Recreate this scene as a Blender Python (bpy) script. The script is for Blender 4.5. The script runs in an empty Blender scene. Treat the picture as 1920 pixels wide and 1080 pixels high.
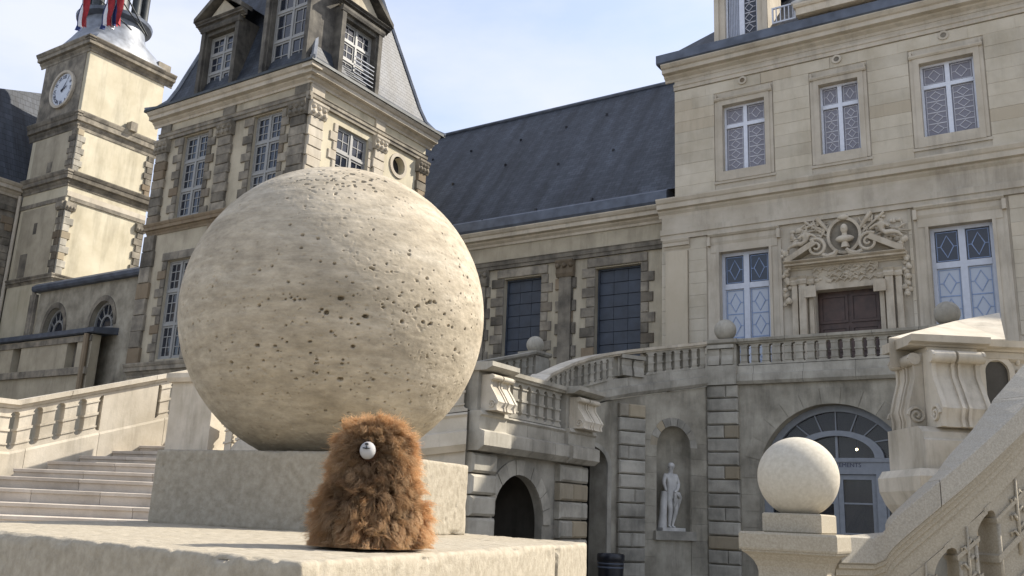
import bpy, bmesh, math, random
import numpy as np
from mathutils import Vector, Matrix
S = bpy.context.scene
COL = S.collection
random.seed(11)
PI = math.pi
R = math.radians

# ------------------------------------------------------------------ camera
EYE = Vector((0, 0, 1.75))
PITCH, ROLL, HEAD, FPX = R(14), R(2.4), R(-33.2), 1700.0
fw = Vector((math.sin(HEAD) * math.cos(PITCH), math.cos(HEAD) * math.cos(PITCH), math.sin(PITCH)))
rt0 = Vector((math.cos(HEAD), -math.sin(HEAD), 0))
up0 = rt0.cross(fw)
rt = rt0 * math.cos(ROLL) + up0 * math.sin(ROLL)
up = -rt0 * math.sin(ROLL) + up0 * math.cos(ROLL)
cam = bpy.data.cameras.new('camera')
camo = bpy.data.objects.new('camera', cam)
COL.objects.link(camo)
cam.sensor_width = 36
cam.lens = 36 * FPX / 1920
cam.clip_start = 0.05
cam.clip_end = 3000
m = Matrix((rt, up, -fw)).transposed().to_4x4()
m.translation = EYE
camo.matrix_world = m
S.camera = camo

# ------------------------------------------------------------------ light
SUN_EL, SUN_AZ = R(41), R(38)          # azimuth measured from +Y (away) towards +X (right)
SUN_STRENGTH, SKY_STRENGTH, EXPOSURE = 4.5, 0.15, 0.82
sun = bpy.data.lights.new('sun', 'SUN')
suno = bpy.data.objects.new('sun', sun)
COL.objects.link(suno)
sun.energy = SUN_STRENGTH
sun.angle = R(0.5)
sun.color = (1.0, 0.925, 0.81)
tosun = Vector((math.cos(SUN_EL) * math.sin(SUN_AZ), math.cos(SUN_EL) * math.cos(SUN_AZ), math.sin(SUN_EL)))
suno.rotation_euler = tosun.to_track_quat('Z', 'Y').to_euler()
suno.location = (10, 0, 40)
W = bpy.data.worlds.new('World')
S.world = W
W.use_nodes = True
nt = W.node_tree
for n in list(nt.nodes):
    nt.nodes.remove(n)
def wn(t, **k):
    n = nt.nodes.new(t)
    for a, b in k.items():
        setattr(n, a, b)
    return n
out = wn('ShaderNodeOutputWorld')
bg = wn('ShaderNodeBackground')
sky = wn('ShaderNodeTexSky', sky_type='NISHITA', sun_disc=False)
sky.sun_elevation = SUN_EL
sky.sun_rotation = SUN_AZ
sky.air_density = 1.0
sky.dust_density = 1.5
tc = wn('ShaderNodeTexCoord')
mp = wn('ShaderNodeMapping')
mp.inputs['Scale'].default_value = (1.6, 1.6, 4.2)
mp.inputs['Rotation'].default_value = (0.25, 0.15, 0.6)
cl = wn('ShaderNodeTexNoise')
cl.inputs['Scale'].default_value = 1.5
cl.inputs['Detail'].default_value = 7
cl.inputs['Roughness'].default_value = 0.55
cr = wn('ShaderNodeValToRGB')
cr.color_ramp.elements[0].position = 0.36
cr.color_ramp.elements[0].color = (0.4, 0.4, 0.4, 1)
cr.color_ramp.elements[1].position = 0.68
cr.color_ramp.elements[1].color = (0.95, 0.95, 0.95, 1)
mx = wn('ShaderNodeMix', data_type='RGBA')
mx.inputs['B'].default_value = (3.45, 3.6, 4.2, 1)      # thin bright cloud, in the sky texture's own units
nt.links.new(tc.outputs['Generated'], mp.inputs['Vector'])
nt.links.new(mp.outputs['Vector'], cl.inputs['Vector'])
nt.links.new(cl.outputs['Fac'], cr.inputs['Fac'])
nt.links.new(cr.outputs['Color'], mx.inputs['Factor'])
nt.links.new(sky.outputs['Color'], mx.inputs['A'])
nt.links.new(mx.outputs['Result'], bg.inputs['Color'])
nt.links.new(bg.outputs['Background'], out.inputs['Surface'])
bg.inputs['Strength'].default_value = SKY_STRENGTH
S.view_settings.view_transform = 'Standard'
S.view_settings.look = 'None'
S.view_settings.exposure = EXPOSURE
S.view_settings.gamma = 1
S.view_settings.use_curve_mapping = False
S.cycles.max_bounces = 8
S.cycles.diffuse_bounces = 4
S.cycles.use_denoising = True

# ------------------------------------------------------------------ materials
def new_mat(name):
    m = bpy.data.materials.new(name)
    m.use_nodes = True
    t = m.node_tree
    return m, t, t.nodes['Principled BSDF']
def stone(name, c1, c2, scale=1.2, rough=0.9, bump=0.25, bscale=40, var=0.15, stains=0.25, third=None, third_p=0.0, detail=6, streak=True, local=False):
    """Weathered stone or plaster: two-tone noise, per-piece tint, grime in blotches and runs, fine grain in the bump."""
    m, t, b = new_mat(name)
    L, N = t.links.new, t.nodes.new
    geo = N('ShaderNodeNewGeometry')
    pos = geo.outputs['Position']
    if local:
        pos = N('ShaderNodeTexCoord').outputs['Object']
    n1 = N('ShaderNodeTexNoise'); n1.inputs['Scale'].default_value = scale; n1.inputs['Detail'].default_value = detail; n1.inputs['Roughness'].default_value = 0.62
    L(pos, n1.inputs['Vector'])
    r1 = N('ShaderNodeValToRGB'); r1.color_ramp.elements[0].position = 0.36; r1.color_ramp.elements[1].position = 0.66
    r1.color_ramp.elements[0].color = (*c1, 1); r1.color_ramp.elements[1].color = (*c2, 1)
    L(n1.outputs['Fac'], r1.inputs['Fac'])
    col = r1.outputs['Color']
    oi = N('ShaderNodeObjectInfo')
    if third is not None:
        mr = N('ShaderNodeMapRange'); mr.inputs['From Min'].default_value = 1 - third_p - 0.06; mr.inputs['From Max'].default_value = 1 - third_p + 0.06
        wn_ = N('ShaderNodeTexWhiteNoise'); wn_.noise_dimensions = '1D'
        L(oi.outputs['Random'], wn_.inputs['W']); L(wn_.outputs['Value'], mr.inputs['Value'])
        mm = N('ShaderNodeMix'); mm.data_type = 'RGBA'; mm.inputs['B'].default_value = (*third, 1)
        n4 = N('ShaderNodeMath'); n4.operation = 'MULTIPLY'; n4.inputs[1].default_value = 0.75
        L(mr.outputs['Result'], n4.inputs[0]); L(n4.outputs[0], mm.inputs['Factor']); L(col, mm.inputs['A'])
        col = mm.outputs['Result']
    val = N('ShaderNodeMapRange'); val.inputs['To Min'].default_value = 1 - var; val.inputs['To Max'].default_value = 1 + var
    L(oi.outputs['Random'], val.inputs['Value'])
    v = val.outputs['Result']
    if stains:
        mpn = N('ShaderNodeMapping'); mpn.inputs['Scale'].default_value = (2.2, 2.2, 0.35 if streak else 2.2)
        L(pos, mpn.inputs['Vector'])
        n2 = N('ShaderNodeTexNoise'); n2.inputs['Scale'].default_value = scale * 0.9; n2.inputs['Detail'].default_value = 5; n2.inputs['Roughness'].default_value = 0.7
        L(mpn.outputs['Vector'], n2.inputs['Vector'])
        r2 = N('ShaderNodeMapRange'); r2.inputs['From Min'].default_value = 0.5; r2.inputs['From Max'].default_value = 0.72; r2.inputs['To Min'].default_value = 1; r2.inputs['To Max'].default_value = 1 - stains
        L(n2.outputs['Fac'], r2.inputs['Value'])
        mu = N('ShaderNodeMath'); mu.operation = 'MULTIPLY'; L(v, mu.inputs[0]); L(r2.outputs['Result'], mu.inputs[1]); v = mu.outputs[0]
    hs = N('ShaderNodeVectorMath'); hs.operation = 'SCALE'
    L(col, hs.inputs[0]); L(v, hs.inputs['Scale'])
    L(hs.outputs[0], b.inputs['Base Color'])
    b.inputs['Roughness'].default_value = rough
    b.inputs['Specular IOR Level'].default_value = 0.25
    n3 = N('ShaderNodeTexNoise'); n3.inputs['Scale'].default_value = bscale; n3.inputs['Detail'].default_value = 6; n3.inputs['Roughness'].default_value = 0.7
    L(pos, n3.inputs['Vector'])
    bp = N('ShaderNodeBump'); bp.inputs['Strength'].default_value = bump; bp.inputs['Distance'].default_value = 0.4 / bscale
    L(n3.outputs['Fac'], bp.inputs['Height']); L(bp.outputs['Normal'], b.inputs['Normal'])
    return m
def plain(name, col, rough=0.5, metal=0.0, noise=0.0, nscale=8, spec=0.5):
    m, t, b = new_mat(name)
    b.inputs['Roughness'].default_value = rough
    b.inputs['Metallic'].default_value = metal
    b.inputs['Specular IOR Level'].default_value = spec
    L, N = t.links.new, t.nodes.new
    geo = N('ShaderNodeNewGeometry')
    n1 = N('ShaderNodeTexNoise'); n1.inputs['Scale'].default_value = nscale; n1.inputs['Detail'].default_value = 5
    L(geo.outputs['Position'], n1.inputs['Vector'])
    r1 = N('ShaderNodeValToRGB')
    r1.color_ramp.elements[0].position = 0.3; r1.color_ramp.elements[1].position = 0.7
    r1.color_ramp.elements[0].color = (*[c * (1 - noise) for c in col], 1); r1.color_ramp.elements[1].color = (*[min(1, c * (1 + noise)) for c in col], 1)
    L(n1.outputs['Fac'], r1.inputs['Fac']); L(r1.outputs['Color'], b.inputs['Base Color'])
    return m
def slate(name, c1, c2):
    m, t, b = new_mat(name)
    L, N = t.links.new, t.nodes.new
    tcn = N('ShaderNodeUVMap')
    br = N('ShaderNodeTexBrick'); br.inputs['Scale'].default_value = 1; br.inputs['Brick Width'].default_value = 0.28; br.inputs['Row Height'].default_value = 0.16; br.inputs['Mortar Size'].default_value = 0.008
    br.inputs['Color1'].default_value = (*c1, 1); br.inputs['Color2'].default_value = (*c2, 1); br.inputs['Mortar'].default_value = (*[c * 0.45 for c in c1], 1)
    L(tcn.outputs['UV'], br.inputs['Vector'])
    mpn = N('ShaderNodeMapping'); mpn.inputs['Scale'].default_value = (1.1, 0.16, 1); mpn.inputs['Rotation'].default_value = (0, 0, 0.45)
    L(tcn.outputs['UV'], mpn.inputs['Vector'])
    n = N('ShaderNodeTexNoise'); n.inputs['Scale'].default_value = 1.3; n.inputs['Detail'].default_value = 8; n.inputs['Roughness'].default_value = 0.7
    L(mpn.outputs['Vector'], n.inputs['Vector'])
    r = N('ShaderNodeMapRange'); r.inputs['From Min'].default_value = 0.35; r.inputs['From Max'].default_value = 0.75; r.inputs['To Min'].default_value = 0.6; r.inputs['To Max'].default_value = 2.6
    L(n.outputs['Fac'], r.inputs['Value'])
    s = N('ShaderNodeVectorMath'); s.operation = 'SCALE'; L(br.outputs['Color'], s.inputs[0]); L(r.outputs['Result'], s.inputs['Scale']); L(s.outputs[0], b.inputs['Base Color'])
    b.inputs['Roughness'].default_value = 0.58
    b.inputs['Specular IOR Level'].default_value = 0.35
    bp = N('ShaderNodeBump'); bp.inputs['Strength'].default_value = 0.6; bp.inputs['Distance'].default_value = 0.02
    L(br.outputs['Fac'], bp.inputs['Height']); bp.invert = True
    L(bp.outputs['Normal'], b.inputs['Normal'])
    return m
def glass(name, tint, clear=0.0, rough=0.06):
    m, t, b = new_mat(name)
    b.inputs['Base Color'].default_value = (*tint, 1); b.inputs['Roughness'].default_value = rough; b.inputs['Specular IOR Level'].default_value = 0.6
    N, L = t.nodes.new, t.links.new
    geo = N('ShaderNodeNewGeometry'); n = N('ShaderNodeTexNoise'); n.inputs['Scale'].default_value = 1.7
    L(geo.outputs['Position'], n.inputs['Vector'])
    bp = N('ShaderNodeBump'); bp.inputs['Strength'].default_value = 0.12; bp.inputs['Distance'].default_value = 0.05; L(n.outputs['Fac'], bp.inputs['Height']); L(bp.outputs['Normal'], b.inputs['Normal'])
    if clear:
        tr = N('ShaderNodeBsdfTransparent'); mxs = N('ShaderNodeMixShader'); mxs.inputs[0].default_value = clear
        L(b.outputs[0], mxs.inputs[1]); L(tr.outputs[0], mxs.inputs[2]); L(mxs.outputs[0], t.nodes['Material Output'].inputs[0])
    return m
M = dict(
    ashlar=stone('cream ashlar', (0.435, 0.385, 0.295), (0.545, 0.495, 0.40), 0.8, bump=0.2, bscale=30, var=0.07, stains=0.18, third=(0.45, 0.385, 0.285), third_p=0.10),
    trim=stone('dressed limestone', (0.41, 0.362, 0.285), (0.525, 0.475, 0.39), 1.0, bump=0.2, bscale=30, var=0.05, stains=0.28),
    sand=stone('brown sandstone', (0.115, 0.104, 0.086), (0.27, 0.24, 0.19), 1.6, bump=0.4, bscale=25, var=0.3, stains=0.35, third=(0.20, 0.15, 0.095), third_p=0.12),
    dormerstone=stone('backlit dark stone', (0.06, 0.056, 0.05), (0.155, 0.143, 0.12), 1.6, bump=0.4, bscale=25, var=0.2, stains=0.4),  # backlit look of the dormers put into a darker stone colour
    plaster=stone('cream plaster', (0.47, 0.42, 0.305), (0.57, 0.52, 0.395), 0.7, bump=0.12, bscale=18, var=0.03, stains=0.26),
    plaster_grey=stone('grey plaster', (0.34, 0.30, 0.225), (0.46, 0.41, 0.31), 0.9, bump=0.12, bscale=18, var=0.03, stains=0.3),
    grey=stone('grey weathered stone', (0.23, 0.215, 0.18), (0.43, 0.40, 0.335), 1.3, bump=0.35, bscale=22, var=0.16, stains=0.3, third=(0.31, 0.25, 0.16), third_p=0.12),
    greywall=stone('stained grey wall', (0.21, 0.19, 0.148), (0.415, 0.38, 0.305), 1.1, bump=0.35, bscale=20, var=0.1, stains=0.35, streak=True),
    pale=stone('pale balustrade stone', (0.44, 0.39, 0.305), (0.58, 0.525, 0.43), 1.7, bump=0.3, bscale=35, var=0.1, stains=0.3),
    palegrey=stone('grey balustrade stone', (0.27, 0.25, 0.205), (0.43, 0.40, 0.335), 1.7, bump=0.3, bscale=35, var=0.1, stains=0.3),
    step=stone('worn step stone', (0.38, 0.33, 0.27), (0.50, 0.445, 0.375), 2.0, bump=0.3, bscale=30, var=0.14, stains=0.15, streak=False),
    near=stone('grainy limestone', (0.31, 0.272, 0.205), (0.415, 0.37, 0.29), 75, bump=0.7, bscale=190, var=0.04, stains=0.14, streak=False, detail=9),
    nearrail=stone('lichened rail stone', (0.30, 0.275, 0.228), (0.405, 0.375, 0.315), 70, bump=0.5, bscale=90, var=0.07, stains=0.16, detail=8, streak=False),
    ballpale=stone('smooth pale ball stone', (0.46, 0.42, 0.34), (0.54, 0.50, 0.415), 30, bump=0.35, bscale=150, var=0.0, stains=0.08, detail=8, streak=False),
    soft=stone('carved pale stone', (0.43, 0.37, 0.28), (0.56, 0.50, 0.40), 2.0, bump=0.4, bscale=30, var=0.05, stains=0.3),
    marble=stone('white marble', (0.40, 0.388, 0.36), (0.57, 0.555, 0.52), 3.0, bump=0.1, bscale=30, var=0.0, stains=0.2, rough=0.6),
    recess=stone('shaded recess stone', (0.06, 0.055, 0.045), (0.11, 0.10, 0.085), 1.2, var=0.1, stains=0.3),  # shade of the arch interiors put into the colour
    slate=slate('blue slate', (0.020, 0.025, 0.033), (0.034, 0.040, 0.051)),
    lead=plain('weathered lead', (0.085, 0.10, 0.13), 0.5, 0.2, 0.3, 2.5),
    leadlight=plain('pale zinc sheet', (0.17, 0.185, 0.21), 0.5, 0.25, 0.35, 2.5),
    bronze=plain('dark lantern metal', (0.035, 0.04, 0.042), 0.5, 0.3, 0.4, 3),
    white=plain('white window paint', (0.60, 0.63, 0.70), 0.45, 0, 0.06),
    offwhite=plain('cream window paint', (0.25, 0.25, 0.24), 0.5, 0, 0.08),
    bluewhite=plain('pale blue window paint', (0.48, 0.51, 0.575), 0.45, 0, 0.06),
    lattice=plain('pale lead lattice', (0.44, 0.44, 0.47), 0.5, 0.1, 0.1),
    bluelattice=plain('blue lattice', (0.20, 0.27, 0.43), 0.5, 0.0, 0.1),
    doorgrey=plain('grey door paint', (0.22, 0.235, 0.255), 0.5, 0, 0.1),
    pane=glass('dark window glass', (0.018, 0.022, 0.032)),
    panecurtain=glass('glass over net curtain', (0.17, 0.165, 0.195), rough=0.16),
    paneblue=glass('glass over pale blue curtain', (0.37, 0.41, 0.475), rough=0.25),
    paneclear=glass('entrance glass', (0.03, 0.035, 0.045), clear=0.55),
    shutter=plain('blue black shutter', (0.032, 0.042, 0.060), 0.55, 0, 0.25, 3),
    wood=plain('brown door wood', (0.062, 0.034, 0.025), 0.5, 0, 0.3, 6),
    curtain=plain('pale curtain', (0.36, 0.39, 0.46), 0.9, 0, 0.1),
    black=plain('black plastic', (0.008, 0.009, 0.013), 0.35, 0, 0.2),
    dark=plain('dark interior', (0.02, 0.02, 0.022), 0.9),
    red=plain('red flag cloth', (0.28, 0.015, 0.02), 0.8, 0, 0.2),
    blue=plain('blue flag cloth', (0.015, 0.03, 0.13), 0.8, 0, 0.2),
    whitecloth=plain('white flag cloth', (0.68, 0.68, 0.72), 0.8, 0, 0.05),
    dial=plain('clock dial enamel', (0.50, 0.53, 0.58), 0.4, 0, 0.1, 1.5),
    navy=plain('dark numeral paint', (0.03, 0.035, 0.07), 0.5),
    gravel=stone('court gravel', (0.20, 0.185, 0.155), (0.34, 0.31, 0.26), 3, bump=0.8, bscale=60, stains=0.1, streak=False),
)

# ------------------------------------------------------------------ helpers
class Frame:
    """A vertical plane: x along ex, z up, y out of the wall towards the viewer."""
    def __init__(s, O, ex):
        s.O = Vector(O); s.ex = Vector((ex[0], ex[1], 0)).normalized(); s.n = s.ex.cross(Vector((0, 0, 1)))
    def P(s, x, y, z):
        return s.O + s.ex * x + s.n * y + Vector((0, 0, z))
    def mat(s):
        m = Matrix((s.ex, s.n, Vector((0, 0, 1)))).transposed().to_4x4(); m.translation = s.O; return m
def ray(u, v):
    return rt * ((u - 960) / FPX) - up * ((v - 540) / FPX) + fw
def at(u, v, d):                       # the point seen at pixel (u, v) of the photograph, d metres along the view axis
    return EYE + ray(u, v) * d
def on(fr, u, v):                      # local (x, z) where that line of sight meets the frame's plane
    d = ray(u, v); k = (fr.O - EYE).dot(fr.n) / d.dot(fr.n); p = EYE + d * k - fr.O
    return p.dot(fr.ex), p.z
def zat(u, v, z):
    d = ray(u, v); return EYE + d * ((z - EYE.z) / d.z)
def wloc(o):
    p = Vector((0, 0, 0))
    while o is not None:
        p += o.location; o = o.parent
    return p
def thing(name, label, cat, loc=(0, 0, 0), group=None, kind=None):
    o = bpy.data.objects.new(name, None); COL.objects.link(o); o.location = loc; o.empty_display_size = 0.2
    o['label'] = label; o['category'] = cat
    if group: o['group'] = group
    if kind: o['kind'] = kind
    return o
def tag(o, label, cat, group=None):
    o['label'] = label; o['category'] = cat
    if group: o['group'] = group
    return o
class MB:
    def __init__(s, fr=None):
        s.v = []; s.f = []; s.fr = fr; s.uv = None
    def p(s, x, y, z):
        s.v.append(s.fr.P(x, y, z) if s.fr else Vector((x, y, z))); return len(s.v) - 1
    def box(s, x0, x1, y0, y1, z0, z1):
        i = [s.p(x, y, z) for z in (z0, z1) for y in (y0, y1) for x in (x0, x1)]
        for q in ((0, 2, 3, 1), (4, 5, 7, 6), (0, 1, 5, 4), (2, 6, 7, 3), (0, 4, 6, 2), (1, 3, 7, 5)):
            s.f.append([i[k] for k in q])
        return s
    def prism(s, poly, y0, y1):        # polygon in (x, z) pushed from y0 to y1
        a = [s.p(x, y0, z) for x, z in poly]; b = [s.p(x, y1, z) for x, z in poly]; n = len(poly)
        s.f.append(a[::-1]); s.f.append(b)
        for k in range(n):
            s.f.append([a[k], a[(k + 1) % n], b[(k + 1) % n], b[k]])
        return s
    def prof(s, poly, x0, x1):         # profile in (y, z) run along x
        a = [s.p(x0, y, z) for y, z in poly]; b = [s.p(x1, y, z) for y, z in poly]; n = len(poly)
        s.f.append(a); s.f.append(b[::-1])
        for k in range(n):
            s.f.append([a[k], b[k], b[(k + 1) % n], a[(k + 1) % n]])
        return s
    def rings(s, rings, cap=True):     # rings of world points
        ids = [[(s.v.append(Vector(q)), len(s.v) - 1)[1] for q in r] for r in rings]
        for a, b in zip(ids, ids[1:]):
            n = len(a)
            for k in range(n):
                s.f.append([a[k], a[(k + 1) % n], b[(k + 1) % n], b[k]])
        if cap:
            s.f.append(ids[0][::-1]); s.f.append(ids[-1])
        return s
    def tube(s, pts, rad, n=8):
        pts = [s.fr.P(*q) if s.fr else Vector(q) for q in pts]
        rr = []
        for i, q in enumerate(pts):
            t = (pts[min(i + 1, len(pts) - 1)] - pts[max(i - 1, 0)]).normalized()
            a = t.orthogonal().normalized(); b = t.cross(a)
            if i and rr:
                pa = (rr[-1][0] - pts[i - 1]); a = (pa - t * pa.dot(t)).normalized(); b = t.cross(a)
            r = rad[i] if isinstance(rad, (list, tuple)) else rad
            rr.append([q + a * (r * math.cos(2 * PI * k / n)) + b * (r * math.sin(2 * PI * k / n)) for k in range(n)])
        return s.rings(rr)
    def lathe(s, prof, c, n=24, a0=0.0):   # profile in (r, z) round a vertical axis
        c = Vector(c)
        return s.rings([[c + Vector((r * math.cos(a0 + 2 * PI * k / n), r * math.sin(a0 + 2 * PI * k / n), z)) for k in range(n)] for r, z in prof])
    def ball(s, c, r, n=12, m=8, sc=(1, 1, 1)):
        c = s.fr.P(*c) if s.fr else Vector(c)
        ex, ey = (s.fr.ex, s.fr.n) if s.fr else (Vector((1, 0, 0)), Vector((0, 1, 0)))
        rr = []
        for j in range(1, m):
            t = PI * j / m
            rr.append([c + ex * (r * sc[0] * math.sin(t) * math.cos(2 * PI * k / n)) + ey * (r * sc[1] * math.sin(t) * math.sin(2 * PI * k / n)) + Vector((0, 0, -r * sc[2] * math.cos(t))) for k in range(n)])
        return s.rings(rr)
    def arch_band(s, cx, zs, r0, r1, y0, y1, n=20, k=1.0, a0=0.0, a1=PI):   # ring of wedges between two radii
        pi = [(cx - r0 * math.cos(a0 + (a1 - a0) * i / n), zs + k * r0 * math.sin(a0 + (a1 - a0) * i / n)) for i in range(n + 1)]
        po = [(cx - r1 * math.cos(a0 + (a1 - a0) * i / n), zs + k * r1 * math.sin(a0 + (a1 - a0) * i / n)) for i in range(n + 1)]
        for i in range(n):
            s.prism([pi[i], pi[i + 1], po[i + 1], po[i]], y0, y1)
        return s
    def spandrel(s, cx, zs, r, ztop, x0, x1, y0, y1, n=12, k=1.0):   # wall round the top of an arched hole, between x0..x1, up to ztop
        arcp = [(cx - r * math.cos(PI * i / (2 * n)), zs + k * r * math.sin(PI * i / (2 * n))) for i in range(n + 1)]
        L = [(x0, zs)] + arcp + [(cx, ztop), (x0, ztop)]
        if abs(arcp[0][0] - x0) < 1e-6: L = L[1:]
        s.prism(L, y0, y1)
        Rr = [(2 * cx - x, z) for x, z in arcp]
        Lr = Rr + [(cx, ztop), (x1, ztop)]
        if abs(Rr[0][0] - x1) > 1e-6: Lr = Lr + [(x1, zs)]
        s.prism(Lr[::-1], y0, y1)
        return s
    def quad(s, a, b, c, d, uvs=None):
        i = len(s.v); s.v += [Vector(a), Vector(b), Vector(c), Vector(d)]; s.f.append([i, i + 1, i + 2, i + 3]); return s
    def build(s, name, mat, parent=None, kind=None, smooth=False, label=None, bevel=0):
        me = bpy.data.meshes.new(name); off = wloc(parent)
        me.from_pydata([q - off for q in s.v], [], s.f)
        bm = bmesh.new(); bm.from_mesh(me)
        if smooth: bmesh.ops.remove_doubles(bm, verts=bm.verts, dist=1e-5)
        bmesh.ops.recalc_face_normals(bm, faces=bm.faces)
        bm.to_mesh(me); bm.free()
        return put(name, me, mat, parent, kind, smooth, label)
def put(name, me, mat, parent=None, kind=None, smooth=False, label=None):
    if mat is not None and not me.materials: me.materials.append(M[mat] if isinstance(mat, str) else mat)
    if smooth:
        me.polygons.foreach_set('use_smooth', [True] * len(me.polygons))
        if smooth != 'all': me.set_sharp_from_angle(angle=R(40))
    o = bpy.data.objects.new(name, me); COL.objects.link(o)
    if parent is not None: o.parent = parent
    if kind: o['kind'] = kind
    if label: o['label'] = label
    return o
BC = {}
def block(parent, fr, x0, x1, y0, y1, z0, z1, mat, name='stone_block', c=0.02):
    """One dressed stone standing out of a wall, its arrises worn round."""
    w, h, d = x1 - x0, z1 - z0, y1 - y0
    c = min(c, w * 0.3, h * 0.3, d * 0.8)
    key = (round(w, 3), round(h, 3), round(d, 3), mat)
    me = BC.get(key)
    if me is None:
        vs = [(0, 0, 0), (w, 0, 0), (w, 0, h), (0, 0, h), (0, d - c, 0), (w, d - c, 0), (w, d - c, h), (0, d - c, h), (c, d, c), (w - c, d, c), (w - c, d, h - c), (c, d, h - c)]
        fs = [(4, 5, 9, 8), (5, 6, 10, 9), (6, 7, 11, 10), (7, 4, 8, 11), (8, 9, 10, 11), (0, 1, 5, 4), (1, 2, 6, 5), (2, 3, 7, 6), (3, 0, 4, 7)]
        me = bpy.data.meshes.new(name); me.from_pydata(vs, [], [f[::-1] for f in fs]); me.materials.append(M[mat]); BC[key] = me
    o = bpy.data.objects.new(name, me); COL.objects.link(o); o.parent = parent
    m = fr.mat(); m.translation = fr.P(x0, y0, z0) - wloc(parent); o.matrix_basis = m
    return o
def wall(mb, x0, x1, z0, z1, y0, y1, holes=()):
    """A wall slab with rectangular holes, cut into butting boxes."""
    zs = sorted({z0, z1, *[min(max(h[k], z0), z1) for h in holes for k in (2, 3)]})
    for a, b in zip(zs, zs[1:]):
        if b - a < 1e-6: continue
        cuts = sorted([(h[0], h[1]) for h in holes if h[2] < (a + b) / 2 < h[3]])
        x = x0
        for h0, h1 in cuts:
            if h0 > x: mb.box(x, h0, y0, y1, a, b)
            x = max(x, h1)
        if x < x1: mb.box(x, x1, y0, y1, a, b)
    return mb
def ashlar(parent, fr, x0, x1, z0, z1, ch, bl, holes, y0, y1, mat, gap=0.004, name='stone_block'):
    """Courses of separate stones over a backing wall, leaving the holes free."""
    nrow = max(1, round((z1 - z0) / ch)); h = (z1 - z0) / nrow
    for r in range(nrow):
        a, b = z0 + r * h, z0 + (r + 1) * h
        segs = [(x0, x1)]
        for hx0, hx1, hz0, hz1 in holes:
            if hz0 < b - 0.02 and hz1 > a + 0.02:
                ns = []
                for s0, s1 in segs:
                    if hx1 <= s0 or hx0 >= s1: ns.append((s0, s1)); continue
                    if hx0 > s0: ns.append((s0, hx0))
                    if hx1 < s1: ns.append((hx1, s1))
                segs = ns
        for s0, s1 in segs:
            if s1 - s0 < 0.04: continue
            n = max(1, round((s1 - s0) / bl + random.uniform(-0.2, 0.2)))
            cuts = [s0 + (s1 - s0) * k / n for k in range(n + 1)]
            for k in range(1, n):
                cuts[k] += random.uniform(-0.22, 0.22) * (s1 - s0) / n + (0.2 if r % 2 else -0.2) * (s1 - s0) / n
            for k in range(n):
                block(parent, fr, round(cuts[k] + gap / 2, 2), round(cuts[k + 1] - gap / 2, 2), y0, y1 + random.uniform(-0.004, 0.004), a + gap / 2, b - gap / 2, mat, name, c=0.004)
def bars(mb, xs, zs, x0, x1, z0, z1, w, y0, y1):
    """Upright bars at xs and rails at zs, butted so that no faces overlap."""
    for x in xs: mb.box(x - w / 2, x + w / 2, y0, y1, z0, z1)
    cx = sorted(xs)
    for z in zs:
        e = [x0] + [v for x in cx for v in (x - w / 2, x + w / 2)] + [x1]
        for k in range(0, len(e), 2):
            if e[k + 1] - e[k] > 1e-4: mb.box(e[k], e[k + 1], y0, y1 - 0.004, z - w / 2, z + w / 2)
def rect_frame(mb, x0, x1, z0, z1, w, y0, y1):
    mb.box(x0, x0 + w, y0, y1, z0, z1); mb.box(x1 - w, x1, y0, y1, z0, z1)
    mb.box(x0 + w, x1 - w, y0, y1, z0, z0 + w); mb.box(x0 + w, x1 - w, y0, y1, z1 - w, z1)
def diamond(mb, x0, x1, z0, z1, w, y0, y1, n):
    """Leaded lights: a border and a chain of n diamonds."""
    cx = (x0 + x1) / 2; hh = (z1 - z0) / n; rx = (x1 - x0) * 0.36
    for k in range(n):
        cz = z0 + hh * (k + 0.5); rz = hh * 0.42
        pts = [(cx, cz + rz), (cx + rx, cz), (cx, cz - rz), (cx - rx, cz)]
        q = [(cx, cz + rz - w * 1.5), (cx + rx - w * 1.5, cz), (cx, cz - rz + w * 1.5), (cx - rx + w * 1.5, cz)]
        for i in range(4):
            mb.prism([pts[i], pts[(i + 1) % 4], q[(i + 1) % 4], q[i]], y0, y1)
        mb.box(x0, cx - rx, y0, y1 - 0.002, cz - w / 2, cz + w / 2); mb.box(cx + rx, x1, y0, y1 - 0.002, cz - w / 2, cz + w / 2)
        if k: mb.box(x0, x1, y0, y1 - 0.003, z0 + hh * k - w * 0.8, z0 + hh * k + w * 0.8)
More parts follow.
